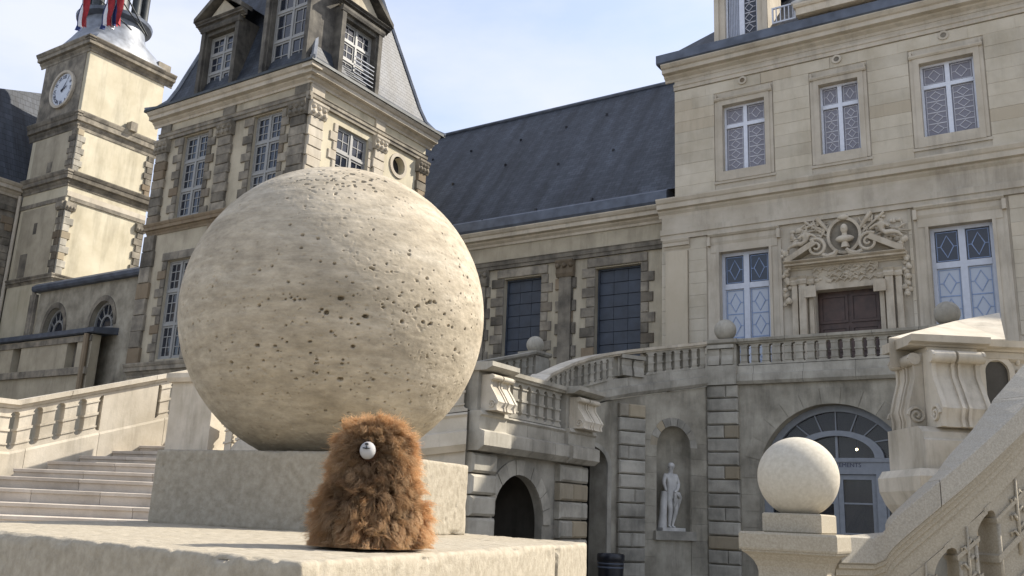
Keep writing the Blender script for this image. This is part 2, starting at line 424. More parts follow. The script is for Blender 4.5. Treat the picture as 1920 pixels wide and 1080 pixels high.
def window(parent, fr, x0, x1, z0, z1, yb, fmat, pmat, trans, fw_=0.07, bw=0.10, xs=None, lat=None, lmat='lattice', latn=(2, 1), pmats=None, small=None):
    """window > pane (one per light) and lattice; trans = heights of the rails."""
    mb = MB(fr); rect_frame(mb, x0, x1, z0, z1, fw_, yb, yb + 0.08)
    xs = [(x0 + x1) / 2] if xs is None else xs
    bars(mb, xs, trans, x0 + fw_, x1 - fw_, z0 + fw_, z1 - fw_, bw, yb + 0.01, yb + 0.10)
    w = mb.build('window', fmat, parent)
    ex = [x0 + fw_] + [v for x in xs for v in (x - bw / 2, x + bw / 2)] + [x1 - fw_]
    ez = [z0 + fw_] + [v for z in trans for v in (z - bw / 2, z + bw / 2)] + [z1 - fw_]
    L = MB(fr); G = MB(fr)
    for j in range(0, len(ez), 2):
        for i in range(0, len(ex), 2):
            pm = pmat if pmats is None else pmats[j // 2]
            MB(fr).box(ex[i], ex[i + 1], yb + 0.02, yb + 0.03, ez[j], ez[j + 1]).build('pane', pm, w)
            if lat:
                rect_frame(L, ex[i] + 0.035, ex[i + 1] - 0.035, ez[j] + 0.035, ez[j + 1] - 0.035, 0.018, yb + 0.032, yb + 0.045)
                diamond(L, ex[i] + 0.055, ex[i + 1] - 0.055, ez[j] + 0.055, ez[j + 1] - 0.055, 0.02, yb + 0.032, yb + 0.045, latn[min(j // 2, len(latn) - 1)])
            if small:
                nx, nz = small
                a0, a1, b0, b1 = ex[i], ex[i + 1], ez[j], ez[j + 1]
                rect_frame(G, a0 + 0.004, a1 - 0.004, b0 + 0.004, b1 - 0.004, 0.07, yb + 0.032, yb + 0.062)
                bars(G, [a0 + (a1 - a0) * k / nx for k in range(1, nx)], [b0 + (b1 - b0) * k / nz for k in range(1, nz)], a0 + 0.074, a1 - 0.074, b0 + 0.074, b1 - 0.074, 0.03, yb + 0.032, yb + 0.055)
    if lat: L.build('lattice', lmat, w)
    if small: G.build('glazing_bars', fmat, w)
    return w
def sweep(mb, pts, prof):
    """A profile (y out, z up) run along a level-plan polyline of world points, mitred at the bends."""
    pts = [Vector(q) for q in pts]; rr = []
    for i, q in enumerate(pts):
        def nrm(a, b):
            t = (b - a); t.z = 0; t.normalize(); return t.cross(Vector((0, 0, 1)))
        if i == 0: n = nrm(pts[0], pts[1])
        elif i == len(pts) - 1: n = nrm(pts[-2], pts[-1])
        else:
            a, b = nrm(pts[i - 1], q), nrm(q, pts[i + 1]); n = (a + b).normalized(); n = n / max(0.35, n.dot(a))
        rr.append([q + n * y + Vector((0, 0, z)) for y, z in prof])
    return mb.rings(rr)
def densify(pts, n=6):
    """Catmull-Rom through world points."""
    pts = [Vector(q) for q in pts]; P = [pts[0] * 2 - pts[1]] + pts + [pts[-1] * 2 - pts[-2]]; o = []
    for i in range(1, len(P) - 2):
        for k in range(n):
            t = k / n; a, b, c, d = P[i - 1], P[i], P[i + 1], P[i + 2]
            o.append(0.5 * ((2 * b) + (c - a) * t + (2 * a - 5 * b + 4 * c - d) * t * t + (3 * b - a - 3 * c + d) * t ** 3))
    return o + [pts[-1]]
BAL = {}
def baluster_mesh(pitch, ow, h, slope, th, mat, mirror=1):
    key = (round(pitch, 3), round(ow, 3), round(h, 3), round(slope, 2), th, mat)
    if key in BAL: return BAL[key]
    sl = round(slope, 2); r = ow / 2; n = 5; hw = pitch / 2; m = 0.04
    side = [(hw, 0), (hw, m)]
    for k in range(n + 1):
        a = PI / 2 * k / n; side.append((hw - r * math.sin(a), m + r - r * math.cos(a)))
    for k in range(n + 1):
        a = PI / 2 * (1 - k / n); side.append((hw - r * math.sin(a), h - m - r + r * math.cos(a)))
    side += [(hw, h)]
    q = []
    for s in side:
        if not q or (abs(q[-1][0] - s[0]) + abs(q[-1][1] - s[1])) > 1e-4: q.append(s)
    poly = q + [(-x, z) for x, z in q[::-1]]
    mb = MB(); mb.prism([(x, z + sl * x) for x, z in poly], 0, th)
    w = hw - r
    for z0, z1, e in ((h * 0.47, h * 0.53, 0.018), (h * 0.16, h * 0.20, 0.012), (h * 0.80, h * 0.84, 0.012)):   # the bands round its waist, foot and neck
        mb.prism([(-w - e, z0 - sl * (w + e)), (w + e, z0 + sl * (w + e)), (w + e, z1 + sl * (w + e)), (-w - e, z1 - sl * (w + e))], -0.02, th + 0.02)
    me = bpy.data.meshes.new('baluster'); me.from_pydata(mb.v, [], mb.f)
    bm = bmesh.new(); bm.from_mesh(me); bmesh.ops.recalc_face_normals(bm, faces=bm.faces); bm.to_mesh(me); bm.free()
    me.materials.append(M[mat]); BAL[key] = me
    return me
def balusters(parent, p0, p1, pitch, ow, h, th, mat, y=-0.1):
    """p0, p1: world points at the foot of the row, left to right as seen."""
    p0, p1 = Vector(p0), Vector(p1); d = p1 - p0; L = math.hypot(d.x, d.y); n = max(1, round(L / pitch)); pt = L / n
    fr = Frame(p0, (d.x, d.y)); sl = d.z / L
    me = baluster_mesh(pt, ow, h, sl, th, mat)
    for k in range(n):
        o = bpy.data.objects.new('baluster', me); COL.objects.link(o); o.parent = parent
        x = (k + 0.5) * pt; m = fr.mat(); m.translation = fr.P(x, y, sl * x) - wloc(parent); o.matrix_basis = m
RAIL = [(-0.20, 0), (-0.20, -0.12), (0.10, -0.12), (0.12, -0.09), (0.16, -0.07), (0.17, -0.0)]
def rail_stones(parent, pts, mat, prof=RAIL, seg=1.1, name='coping_stone'):
    """A coping cut into stones with open joints."""
    pts = [Vector(q) for q in pts]
    cum = [0]
    for a, b in zip(pts, pts[1:]): cum.append(cum[-1] + (b - a).length)
    n = max(1, round(cum[-1] / seg))
    def pos(s):
        for i in range(len(cum) - 1):
            if s <= cum[i + 1] + 1e-9: return pts[i].lerp(pts[i + 1], (s - cum[i]) / max(1e-9, cum[i + 1] - cum[i]))
        return pts[-1].copy()
    for k in range(n):
        a, b = cum[-1] * k / n + 0.004, cum[-1] * (k + 1) / n - 0.004
        sub = [pos(a)] + [p for p, c in zip(pts, cum) if a + 0.02 < c < b - 0.02] + [pos(b)]
        sweep(MB(), sub, prof).build(name, mat, parent)
def text_mesh(txt, size, depth=0.01):
    c = bpy.data.curves.new('t', 'FONT'); c.body = txt; c.size = size; c.align_x = 'CENTER'; c.align_y = 'CENTER'; c.extrude = depth
    o = bpy.data.objects.new('t', c); COL.objects.link(o)
    dg = bpy.context.evaluated_depsgraph_get(); me = bpy.data.meshes.new_from_object(o.evaluated_get(dg))
    bpy.data.objects.remove(o); return me
def place(o, fr, x, y, z, parent, roll=0.0):
    m = Matrix((fr.ex, Vector((0, 0, 1)), fr.n)).transposed().to_4x4() @ Matrix.Rotation(roll, 4, 'Z')
    m.translation = fr.P(x, y, z) - wloc(parent); o.matrix_basis = m
def skin(joints, edges, sub=2, root=0):
    """One continuous body grown round a skeleton: joints = [(x, y, z, radius)]."""
    me = bpy.data.meshes.new('b'); me.from_pydata([j[:3] for j in joints], edges, [])
    o = bpy.data.objects.new('b', me); COL.objects.link(o)
    o.modifiers.new('s', 'SKIN'); sm = o.modifiers.new('u', 'SUBSURF'); sm.levels = sub
    for v, j in zip(me.skin_vertices[0].data, joints):
        r = j[3]; v.radius = r if isinstance(r, tuple) else (r, r)
    me.skin_vertices[0].data[root].use_root = True
    dg = bpy.context.evaluated_depsgraph_get(); r = bpy.data.meshes.new_from_object(o.evaluated_get(dg)); bpy.data.objects.remove(o)
    return r
def hash3(i, j, k):
    h = (i * 374761393 + j * 668265263 + k * 2147483647 + 12345) & 0xffffffff
    h = ((h ^ (h >> 13)) * 1274126177) & 0xffffffff
    return ((h ^ (h >> 16)) & 0xffff) / 65535.0
def vnoise(p, s):
    p = p * s; i = np.floor(p).astype(np.int64); f = p - i; f = f * f * (3 - 2 * f); r = 0
    for a in (0, 1):
        for b in (0, 1):
            for c in (0, 1):
                w = (f[:, 0] if a else 1 - f[:, 0]) * (f[:, 1] if b else 1 - f[:, 1]) * (f[:, 2] if c else 1 - f[:, 2])
                r = r + w * hash3(i[:, 0] + a, i[:, 1] + b, i[:, 2] + c)
    return r * 2 - 1
def np_mesh(name, v, quads):
    me = bpy.data.meshes.new(name); n = len(quads)
    me.vertices.add(len(v)); me.vertices.foreach_set('co', np.ascontiguousarray(v, dtype=np.float32).ravel())
    me.loops.add(n * 4); me.loops.foreach_set('vertex_index', np.ascontiguousarray(quads, dtype=np.int32).ravel())
    me.polygons.add(n); me.polygons.foreach_set('loop_start', np.arange(0, n * 4, 4, dtype=np.int32))
    me.update(calc_edges=True); me.validate()
    return me
def slope_mesh(mb_quads, name, mat, parent):
    """Roof faces with UVs in metres along the eaves and up the slope."""
    me = bpy.data.meshes.new(name); v = []; f = []; uv = []; off = wloc(parent)
    for q in mb_quads:
        q = [Vector(p) for p in q]; i = len(v); v += [p - off for p in q]; f.append(list(range(i, i + len(q))))
        a = q[1] - q[0]; a.z = 0; a.normalize(); nn = (q[1] - q[0]).cross(q[-1] - q[0]).normalized(); b = nn.cross(a)
        uv += [((p - q[0]).dot(a), (p - q[0]).dot(b)) for p in q]
    me.from_pydata(v, [], f); l = me.uv_layers.new(name='UVMap')
    for k, u in enumerate(uv): l.data[k].uv = u
    return put(name, me, mat, parent)
def cornice(mb, x0, x1, z0, z1, out_, y0=0.0):
    """Classical bed mould, corona and cyma as one run."""
    h = z1 - z0
    mb.prof([(y0, z0), (y0 + out_ * 0.12, z0), (y0 + out_ * 0.15, z0 + h * 0.16), (y0 + out_ * 0.36, z0 + h * 0.30), (y0 + out_ * 0.38, z0 + h * 0.40), (y0 + out_ * 0.72, z0 + h * 0.44), (y0 + out_ * 0.74, z0 + h * 0.70), (y0 + out_ * 0.86, z0 + h * 0.76), (y0 + out_, z0 + h * 0.93), (y0 + out_, z1), (y0, z1)], x0, x1)

# ------------------------------------------------------------------ ground
g = MB(); g.quad((-150, -60, 0), (90, -60, 0), (90, 140, 0), (-150, 140, 0))
gr = g.build('ground', 'gravel'); gr['kind'] = 'structure'

# ------------------------------------------------------------------ main building (cream ashlar, to the right)
B = thing('palace_building', 'cream ashlar palace front with a carved doorway and pale blue french windows', 'building', (-5.65, 26, 0))
F = Frame((0, 26, 0), (1, 0))
XL, XLU, XR_ = -11.3, -10.85, 9.0
WU = [(-9.22, -7.86), (-6.2, -5.06), (-3.38, -1.98), (-0.3, 0.95), (2.3, 3.6), (5.1, 6.4)]
WL = [(-9.39, -7.84), (-3.44, -1.88), (-0.35, 1.1), (2.2, 3.7)]
ZU0, ZU1, ZF, ZL1 = 12.48, 14.74, 5.6, 9.85
holes_u = [(a, b, ZU0, ZU1) for a, b in WU]
holes_l = [(a, b, ZF, ZL1) for a, b in WL] + [(-6.56, -4.81, ZF, 8.35)]
mb = MB(F)
wall(mb, XL, XR_, 0, 11.2, -0.5, 0, holes_l)
wall(mb, XLU, XR_, 11.2, 15.62, -0.5, 0, holes_u)
mb.box(XL, XL + 0.4, -9, -0.5, 0, 11.2); mb.box(XLU, XLU + 0.4, -9, -0.5, 11.2, 16.4)
mb.box(XLU + 0.4, XR_, -9, -8.6, 0, 16.4); mb.box(XR_ - 0.4, XR_, -8.6, -0.5, 0, 16.4)
mb.box(XLU + 0.4, XR_ - 0.4, -8.6, -0.5, 16.1, 16.4)
mb.build('wall', 'trim', B)
hs_u = [(a - 0.28, b + 0.28, ZU0 - 0.40, ZU1 + 0.34) for a, b in WU]
hs_l = [(a - 0.42, b + 0.42, ZF, ZL1 + 0.62) for a, b in WL] + [(-7.42, -3.95, ZF, 10.58)]
ashlar(B, F, XLU, 1.6, 11.85, 15.6, 0.375, 0.95, hs_u, 0, 0.03, 'ashlar')
ashlar(B, F, XL, -11.17, 7.0, 10.45, 0.4, 1.0, [], 0, 0.03, 'ashlar')
ashlar(B, F, -10.40, 1.6, 6.7, 10.45, 0.375, 0.95, hs_l, 0, 0.03, 'ashlar')
# pilaster at the left end
mb = MB(F); mb.box(-11.15, -10.42, 0, 0.10, 5.6, 10.05); mb.build('pilaster', 'ashlar', B)
mb = MB(F); cornice(mb, -11.22, -10.35, 10.05, 10.45, 0.2); mb.build('pilaster_capital', 'trim', B)
# string courses
mb = MB(F)
mb.prof([(0, 10.46), (0.09, 10.46), (0.09, 10.60), (0.13, 10.62), (0.13, 10.80), (0, 10.80)], XL - 0.02, XR_)
mb.box(XL, XR_, 0, 0.05, 10.80, 11.22)
mb.build('architrave', 'trim', B)
mb = MB(F); cornice(mb, XL - 0.1, XR_, 11.22, 11.80, 0.34); mb.build('string_course', 'trim', B)
mb = MB(F); mb.prof([(0, 11.80), (0.10, 11.80), (0.10, 11.86), (0, 11.9)], XLU, XR_); mb.build('plinth_course', 'trim', B)
mb = MB(F)
mb.prof([(0, 15.62), (0.07, 15.62), (0.07, 15.74), (0.10, 15.76), (0.10, 15.84), (0, 15.84)], XLU - 0.02, XR_)
mb.box(XLU, XR_, 0, 0.04, 15.84, 15.96)
cornice(mb, XLU - 0.32, XR_, 15.96, 16.46, 0.5)
mb.build('cornice', 'trim', B)
mb = MB(F); mb.prof([(0.0, 16.46), (0.50, 16.46), (0.55, 16.5), (0.56, 16.78), (0.50, 16.80), (0.3, 16.83), (0, 16.88)], XLU - 0.45, XR_); mb.build('gutter', 'lead', B)
# roof
zr, ze = 22.5, 16.85
slope_mesh([[(XLU - 0.15, 25.75, ze), (XR_, 25.75, ze), (XR_, 31.4, zr), (XLU + 5.6, 31.4, zr)],
            [(XLU - 0.15, 37, ze), (XLU - 0.15, 25.75, ze), (XLU + 5.6, 31.4, zr)]], 'roof', 'slate', B)
# upper windows
for a, b in WU[:4]:
    window(B, F, a, b, ZU0, ZU1, -0.24, 'white', 'panecurtain', [ZU0 + 1.58], fw_=0.06, bw=0.12, lat=True, latn=(4, 1))
    mb = MB(F)
    w = 0.15
    for x0, x1 in ((a - w, a), (b, b + w)):
        mb.box(x0, x1, 0, 0.07, ZU0 - 0.30, ZU1)
    mb.box(a - w, b + w, 0, 0.07, ZU1, ZU1 + 0.17)
    mb.prof([(0, ZU1 + 0.17), (0.10, ZU1 + 0.17), (0.13, ZU1 + 0.22), (0.13, ZU1 + 0.26), (0, ZU1 + 0.26)], a - w - 0.1, b + w + 0.1)
    for x0, x1 in ((a - w - 0.1, a - w), (b + w, b + w + 0.1)):
        mb.box(x0, x1, 0, 0.045, ZU0 - 0.28, ZU1 + 0.17)
        mb.box(x0 + 0.02, x1 - 0.02, 0.0, 0.12, ZU1 + 0.26, ZU1 + 0.40)
    mb.box(a - 0.3, b + 0.3, 0, 0.05, ZU0 - 0.38, ZU0 - 0.30)
    mb.box(a, b, -0.24, 0.075, ZU0 - 0.30, ZU0)
    mb.build('window_surround', 'trim', B)
    mb = MB(F); cx = (a + b) / 2; mb.arch_band(cx, 15.47, 0.08, 0.14, 0.03, 0.07, n=18, a1=2 * PI)
    md = mb.build('medallion', 'trim', B)
    MB(F).prism([(cx + 0.08 * math.cos(2 * PI * k / 12), 15.47 + 0.08 * math.sin(2 * PI * k / 12)) for k in range(12)], 0.031, 0.05).build('boss', 'sand', md)
# french windows
for a, b in WL[:2]:
    window(B, F, a, b, ZF, ZL1, -0.26, 'bluewhite', 'paneblue', [8.78], fw_=0.10, bw=0.17, lat=True, lmat='bluelattice', latn=(4, 1), pmats=['paneblue', 'pane'])
    mb = MB(F); w = 0.26
    for x0, x1 in ((a - w, a), (b, b + w)): mb.box(x0, x1, 0, 0.06, ZF, ZL1); 
    for x0, x1 in ((a - 0.08, a), (b, b + 0.08)): mb.box(x0, x1, 0.06, 0.09, ZF, ZL1)
    mb.box(a - w, b + w, 0, 0.08, ZL1, ZL1 + 0.24)
    mb.prof([(0, ZL1 + 0.24), (0.06, ZL1 + 0.24), (0.10, ZL1 + 0.34), (0.10, ZL1 + 0.50), (0, ZL1 + 0.50)], a - w, b + w)
    mb.prof([(0, ZL1 + 0.50), (0.14, ZL1 + 0.50), (0.20, ZL1 + 0.56), (0.20, ZL1 + 0.60), (0, ZL1 + 0.62)], a - w - 0.06, b + w + 0.06)
    for x0, x1 in ((a - w - 0.1, a - w), (b + w, b + w + 0.1)):
        mb.box(x0, x1, 0, 0.17, ZL1 + 0.22, ZL1 + 0.50)
        mb.box(x0, x1, 0, 0.05, ZF, ZL1 + 0.22)
    mb.build('window_surround', 'trim', B)
# doorway
D = MB(F)
D.box(-6.56, -4.81, -0.34, -0.28, ZF, 8.35)
dr = D.build('door', 'wood', B)
for x0, x1 in ((-6.5, -5.72), (-5.65, -4.87)):
    for z0, z1 in ((5.7, 6.5), (6.58, 7.32), (7.42, 8.24)):
        q = MB(F); q.box(x0 + 0.10, x1 - 0.10, -0.28, -0.262, z0 + 0.08, z1 - 0.08); rect_frame(q, x0, x1, z0, z1, 0.07, -0.28, -0.245); q.build('door_panel', 'wood', dr)
mb = MB(F)
for sx in (-1, 1):
    for x0, x1, d in ((0.90, 1.02, 0.10), (1.08, 1.28, 0.22), (1.34, 1.50, 0.14)):
        xa, xb = sorted((-5.685 + sx * x0, -5.685 + sx * x1)); mb.box(xa, xb, 0, d, ZF, 8.55)
        mb.prof([(0, 8.55), (d + 0.03, 8.55), (d + 0.06, 8.64), (d + 0.02, 8.70), (d + 0.07, 8.78), (0, 8.78)], xa - 0.03, xb + 0.03)
    xa, xb = sorted((-5.685 + sx * 0.78, -5.685 + sx * 1.1)); mb.box(xa, xb, 0.24, 0.30, 8.12, 8.45)
mb.box(-6.59, -4.78, 0, 0.09, 8.35, 8.50)
mb.box(-6.58, -4.79, 0, 0.06, 8.50, 9.04)
mb.build('door_surround', 'soft', B)
mb = MB(F); cornice(mb, -7.35, -4.02, 9.02, 9.22, 0.42)
mb.build('door_cornice', 'soft', B)
pd = MB(F)
for sx in (-1, 1):                       # the broken pediment: raking cornice ending in a volute
    c = -5.685
    rake = [(c + sx * 1.62, 9.22), (c + sx * 1.62, 9.33), (c + sx * 0.78, 9.80), (c + sx * 0.70, 9.66), (c + sx * 1.45, 9.24)]
    pd.prism(rake if sx < 0 else rake[::-1], 0.0, 0.36)
    pts, rad = [], []
    for k in range(34):
        t = k / 33; a = -0.6 + t * 3.6 * PI; r_ = 0.25 * (1 - t) + 0.035
        pts.append((c + sx * (0.72 + r_ * -math.sin(a) * 1.0), 0.28 + 0.08 * t, 9.56 + r_ * math.cos(a))); rad.append(0.055 * (1 - 0.5 * t))
    pd.tube(pts, rad, 7)
    pd.tube([(c + sx * 0.55, 0.3, 9.34), (c + sx * 0.40, 0.3, 9.27), (c + sx * 0.22, 0.32, 9.30), (c + sx * 0.12, 0.34, 9.42)], [0.05, 0.07, 0.08, 0.05], 7)
pd.build('pediment', 'soft', B, smooth=True)
# oval niche and bust over the door
nb = MB(F); nb.prism([(-5.65 + 0.40 * math.cos(2 * PI * k / 24), 9.88 + 0.46 * math.sin(2 * PI * k / 24)) for k in range(24)], 0.03, 0.045)
nch = nb.build('bust_niche', 'sand', B)
q = MB(F); q.arch_band(-5.65, 9.88, 0.40, 0.48, 0.03, 0.16, n=28, k=1.15, a1=2 * PI); q.build('niche_frame', 'soft', nch)
q = MB(F); q.ball((-5.62, 0.22, 10.05), 0.12, sc=(0.85, 0.95, 1.25)); q.ball((-5.62, 0.20, 9.76), 0.15, sc=(1.75, 0.8, 0.75)); q.tube([(-5.62, 0.2, 9.70), (-5.62, 0.2, 9.95)], [0.09, 0.07]); q.ball((-5.62, 0.33, 10.04), 0.03)
q.tube([(-5.62, 0.18, 9.5), (-5.62, 0.18, 9.68)], [0.13, 0.08]); q.build('bust', 'soft', nch, smooth=True)
# reclining figures and trophies of arms, carved in relief
for sx, nm in ((-1, 'a'), (1, 'b')):
    c = -5.65
    J = [(0, 0, 0, 0.13), (0.10, 0, 0.22, 0.12), (0.16, 0, 0.42, 0.13), (0.20, 0.02, 0.56, 0.06), (0.22, 0.04, 0.70, 0.10), (0.02, 0.06, 0.40, 0.06), (-0.12, 0.12, 0.24, 0.05), (0.34, 0.04, 0.42, 0.06), (0.46, 0.06, 0.24, 0.05), (-0.22, 0.08, 0.02, 0.10), (-0.48, 0.08, -0.08, 0.07), (-0.62, 0.06, -0.26, 0.05)]
    E_ = [(0, 1), (1, 2), (2, 3), (3, 4), (2, 5), (5, 6), (2, 7), (7, 8), (0, 9), (9, 10), (10, 11)]
    tilt = [(x, y, z) for x, y, z, r in J]
    me = skin([(F.P(c + sx * (1.08 - (x * 0.9 - z * 0.25)) * 1.0, 0.24 + y, 9.72 + z * 0.62 + (0.05 if sx > 0 else 0)) - wloc(B)).to_tuple() + (r * 0.72,) for x, y, z, r in J], E_, 2)
    put('reclining_figure', me, 'soft', B, smooth='all')
tr = MB(F)
for k in range(90):
    sx = random.choice((-1, 1)); x = -5.65 + sx * random.uniform(0.45, 1.6); zt = 10.4 - 0.25 * abs(abs(x + 5.65) - 0.8)
    z = random.uniform(9.75 - 0.25 * (abs(x + 5.65) - 0.6), zt); a = random.uniform(0, PI); r_ = random.uniform(0.035, 0.085)
    if random.random() < 0.5:
        l = random.uniform(0.12, 0.34); tr.tube([(x - l * math.cos(a), 0.05, z - l * math.sin(a) * 0.7), (x, 0.08, z), (x + l * math.cos(a), 0.05, z + l * math.sin(a) * 0.7)], [r_ * 0.35, r_ * 0.55, r_ * 0.3], 5)
    else:
        tr.ball((x, 0.04, z), r_, 7, 5, (random.uniform(0.8, 1.8), 0.9, random.uniform(0.7, 1.4)))
for k in range(60):                      # the carved frieze over the lintel
    x = -5.685 + random.uniform(-0.85, 0.85); z = random.uniform(8.58, 8.98)
    if k % 2: tr.ball((x, 0.07, z), random.uniform(0.03, 0.065), 7, 5, (random.uniform(0.7, 1.6), 0.7, 1))
    else: tr.tube([(x - 0.12, 0.07, z - 0.06), (x, 0.10, z + 0.05), (x + 0.12, 0.07, z - 0.02)], [0.02, 0.035, 0.02], 5)
for sx in (-1, 1):
    for k in range(16):
        tr.ball((-5.685 + sx * (1.62 + random.uniform(-0.08, 0.10)), 0.12 + random.uniform(-0.05, 0.1), 8.0 + k * 0.07), random.uniform(0.05, 0.1), 7, 5)
    for k in range(8):
        tr.ball((-5.685 + sx * (1.62 + random.uniform(-0.12, 0.12)), 0.2, 9.32 + random.uniform(-0.05, 0.3)), random.uniform(0.05, 0.1), 7, 5)
    tr.tube([(-5.65 + sx * 0.42, 0.08, 10.05), (-5.65 + sx * 0.75, 0.1, 10.5)], [0.05, 0.07], 7)
    tr.tube([(-5.65 + sx * 0.50, 0.06, 9.95), (-5.65 + sx * 1.1, 0.08, 10.45)], [0.03, 0.04], 6)
tr.ball((-5.65, 0.16, 10.42), 0.10, sc=(1.6, 0.8, 0.9)); tr.build('relief_carving', 'soft', B, kind='stuff', smooth=True)
# roof dormers
FD = Frame((0, 25.72, 0), (1, 0))
for xa, xb, z1 in ((-9.32, -7.62, 19.4),):
    d = MB(FD)
    wall(d, xa, xb, 16.88, z1, -1.6, 0, [(xa + 0.32, xb - 0.32, 16.95, z1 - 0.35)])
    d.box(xa - 0.02, xa + 0.13, 0, 0.07, 16.88, z1); d.box(xb - 0.13, xb + 0.02, 0, 0.07, 16.88, z1)
    dm = d.build('dormer', 'trim', B)
    w = window(dm, FD, xa + 0.32, xb - 0.32, 16.95, z1 - 0.35, -0.22, 'white', 'pane', [18.6], fw_=0.06, bw=0.16, pmats=['pane', 'pane'])
    for ch in list(w.children):          # the dormer's lights hang one level up so that nothing nests deeper than a sub-part
        ch.parent = dm
    cu = MB(FD)
    for k in range(7): cu.tube([(xa + 0.43 + k * 0.055, -0.165, 16.98), (xa + 0.43 + k * 0.055, -0.165, 18.5)], 0.026, 6)
    cu.build('curtain', 'curtain', dm)
    lt = MB(FD); diamond(lt, xb - 0.83, xb - 0.42, 17.05, 18.5, 0.02, -0.185, -0.17, 4); lt.build('lattice', 'lattice', dm)
    slope_mesh([[FD.P(xa - 0.1, 0.12, z1), FD.P((xa + xb) / 2, 0.12, z1 + 0.7), FD.P((xa + xb) / 2, -3.5, z1 + 0.7), FD.P(xa - 0.1, -3.5, z1)], [FD.P((xa + xb) / 2, 0.12, z1 + 0.7), FD.P(xb + 0.1, 0.12, z1), FD.P(xb + 0.1, -3.5, z1), FD.P((xa + xb) / 2, -3.5, z1 + 0.7)]], 'dormer_roof', 'slate', dm)
d = MB(FD)
d.box(-6.62, -3.35, 0, 0.40, 16.9, 17.14); d.prof([(0, 17.14), (0.44, 17.14), (0.48, 17.2), (0.48, 17.26), (0, 17.28)], -6.68, -3.30)
wall(d, -6.4, -3.5, 17.28, 20.2, -1.6, 0, [(-5.3, -3.9, 17.35, 19.6)])
d.box(-5.62, -5.38, 0, 0.1, 17.28, 20.2)
cd = d.build('sculpted_dormer', 'soft', B)
MB(FD).box(-5.3, -3.9, -0.2, -0.18, 17.35, 19.6).build('pane', 'pane', cd)
q = MB(FD); rect_frame(q, -5.3, -3.9, 17.35, 19.6, 0.07, -0.178, -0.1); q.box(-4.66, -4.54, -0.178, -0.08, 17.42, 19.53); q.build('window_frame', 'white', cd)
MB(FD).box(-6.35, -5.64, 0.0, 0.03, 17.28, 19.8).build('side_pane', 'pane', cd)
J = [(-6.35, 0.3, 17.42, 0.13), (-6.1, 0.3, 17.52, 0.15), (-5.88, 0.3, 17.72, 0.15), (-5.78, 0.3, 17.90, 0.07), (-5.74, 0.32, 18.06, 0.13), (-6.0, 0.42, 17.60, 0.07), (-6.15, 0.46, 17.42, 0.06), (-5.62, 0.36, 17.62, 0.08), (-5.5, 0.4, 17.40, 0.06), (-6.6, 0.34, 17.36, 0.09), (-6.78, 0.36, 17.34, 0.06)]
me = skin([(FD.P(x, y, z) - wloc(B)).to_tuple() + (r,) for x, y, z, r in J], [(0, 1), (1, 2), (2, 3), (3, 4), (2, 5), (5, 6), (2, 7), (7, 8), (0, 9), (9, 10)], 2)
put('carved_figure', me, 'marble', B, smooth='all')
q = MB(FD); rect_frame(q, -7.4, -6.66, 16.9, 17.45, 0.05, 0.2, 0.25)
for k in range(5): q.box(-7.28 + k * 0.13, -7.25 + k * 0.13, 0.21, 0.24, 16.95, 17.4)
q.build('balcony_rail', 'bluewhite', B)

# ------------------------------------------------------------------ gallery wing (slate roof, dark shutters)
GA = thing('gallery_wing', 'long wing with a huge plain slate roof and two dark shuttered windows', 'building', (-16.5, 26.6, 0))
G_ = Frame((0, 26.6, 0), (1, 0))
gx0, gx1 = -21.85, -11.28
gw = [(-14.02, -12.32), (-17.74, -16.16), (-21.4, -19.85)]
gh = [(a, b, 6.9, 10.02) for a, b in gw]
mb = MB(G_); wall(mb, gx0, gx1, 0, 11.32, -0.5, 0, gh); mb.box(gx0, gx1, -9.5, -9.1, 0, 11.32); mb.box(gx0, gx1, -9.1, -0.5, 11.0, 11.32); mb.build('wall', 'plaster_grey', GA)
mb = MB(G_); mb.prof([(0, 10.42), (0.10, 10.42), (0.10, 10.54), (0.13, 10.55), (0.13, 10.68), (0.16, 10.72), (0, 10.74)], gx0, gx1); mb.build('architrave', 'sand', GA)
mb = MB(G_); cornice(mb, gx0, gx1 + 0.02, 11.32, 11.82, 0.5); mb.build('cornice', 'trim', GA)
mb = MB(G_); mb.prof([(0, 11.82), (0.5, 11.82), (0.56, 11.9), (0.56, 12.22), (0.50, 12.26), (0.46, 12.3), (0, 12.34)], gx0, gx1 + 0.1); mb.build('gutter', 'lead', GA)
slope_mesh([[(-23.5, 26.2, 12.30), (-10.4, 26.2, 12.30), (-10.4, 31, 18.72), (-26.5, 31, 18.72)], [(-10.4, 35.8, 12.3), (-26, 35.8, 12.3), (-26.5, 31, 18.72), (-10.4, 31, 18.72)]], 'roof', 'slate', GA)
mb = MB(); mb.tube([(-26.5, 31, 18.74), (-10.4, 31, 18.74)], 0.09, 8); mb.build('ridge_capping', 'lead', GA)
for u, v in ((1062, 239), (977, 263), (884, 284), (948, 310), (1138, 215), (1150, 282), (1047, 308), (850, 346), (812, 300), (1005, 394), (1110, 374), (905, 415)):
    d_ = ray(u, v); a = Vector((0, 26.2, 12.30)); nn = Vector((0, -6.42, 4.8)).normalized(); k = (a - EYE).dot(nn) / d_.dot(nn); p = EYE + d_ * k
    q = MB(); q.box(p.x - 0.035, p.x + 0.035, p.y - 0.05, p.y + 0.05, p.z - 0.04, p.z + 0.05); q.build('roof_vent', 'black', GA)
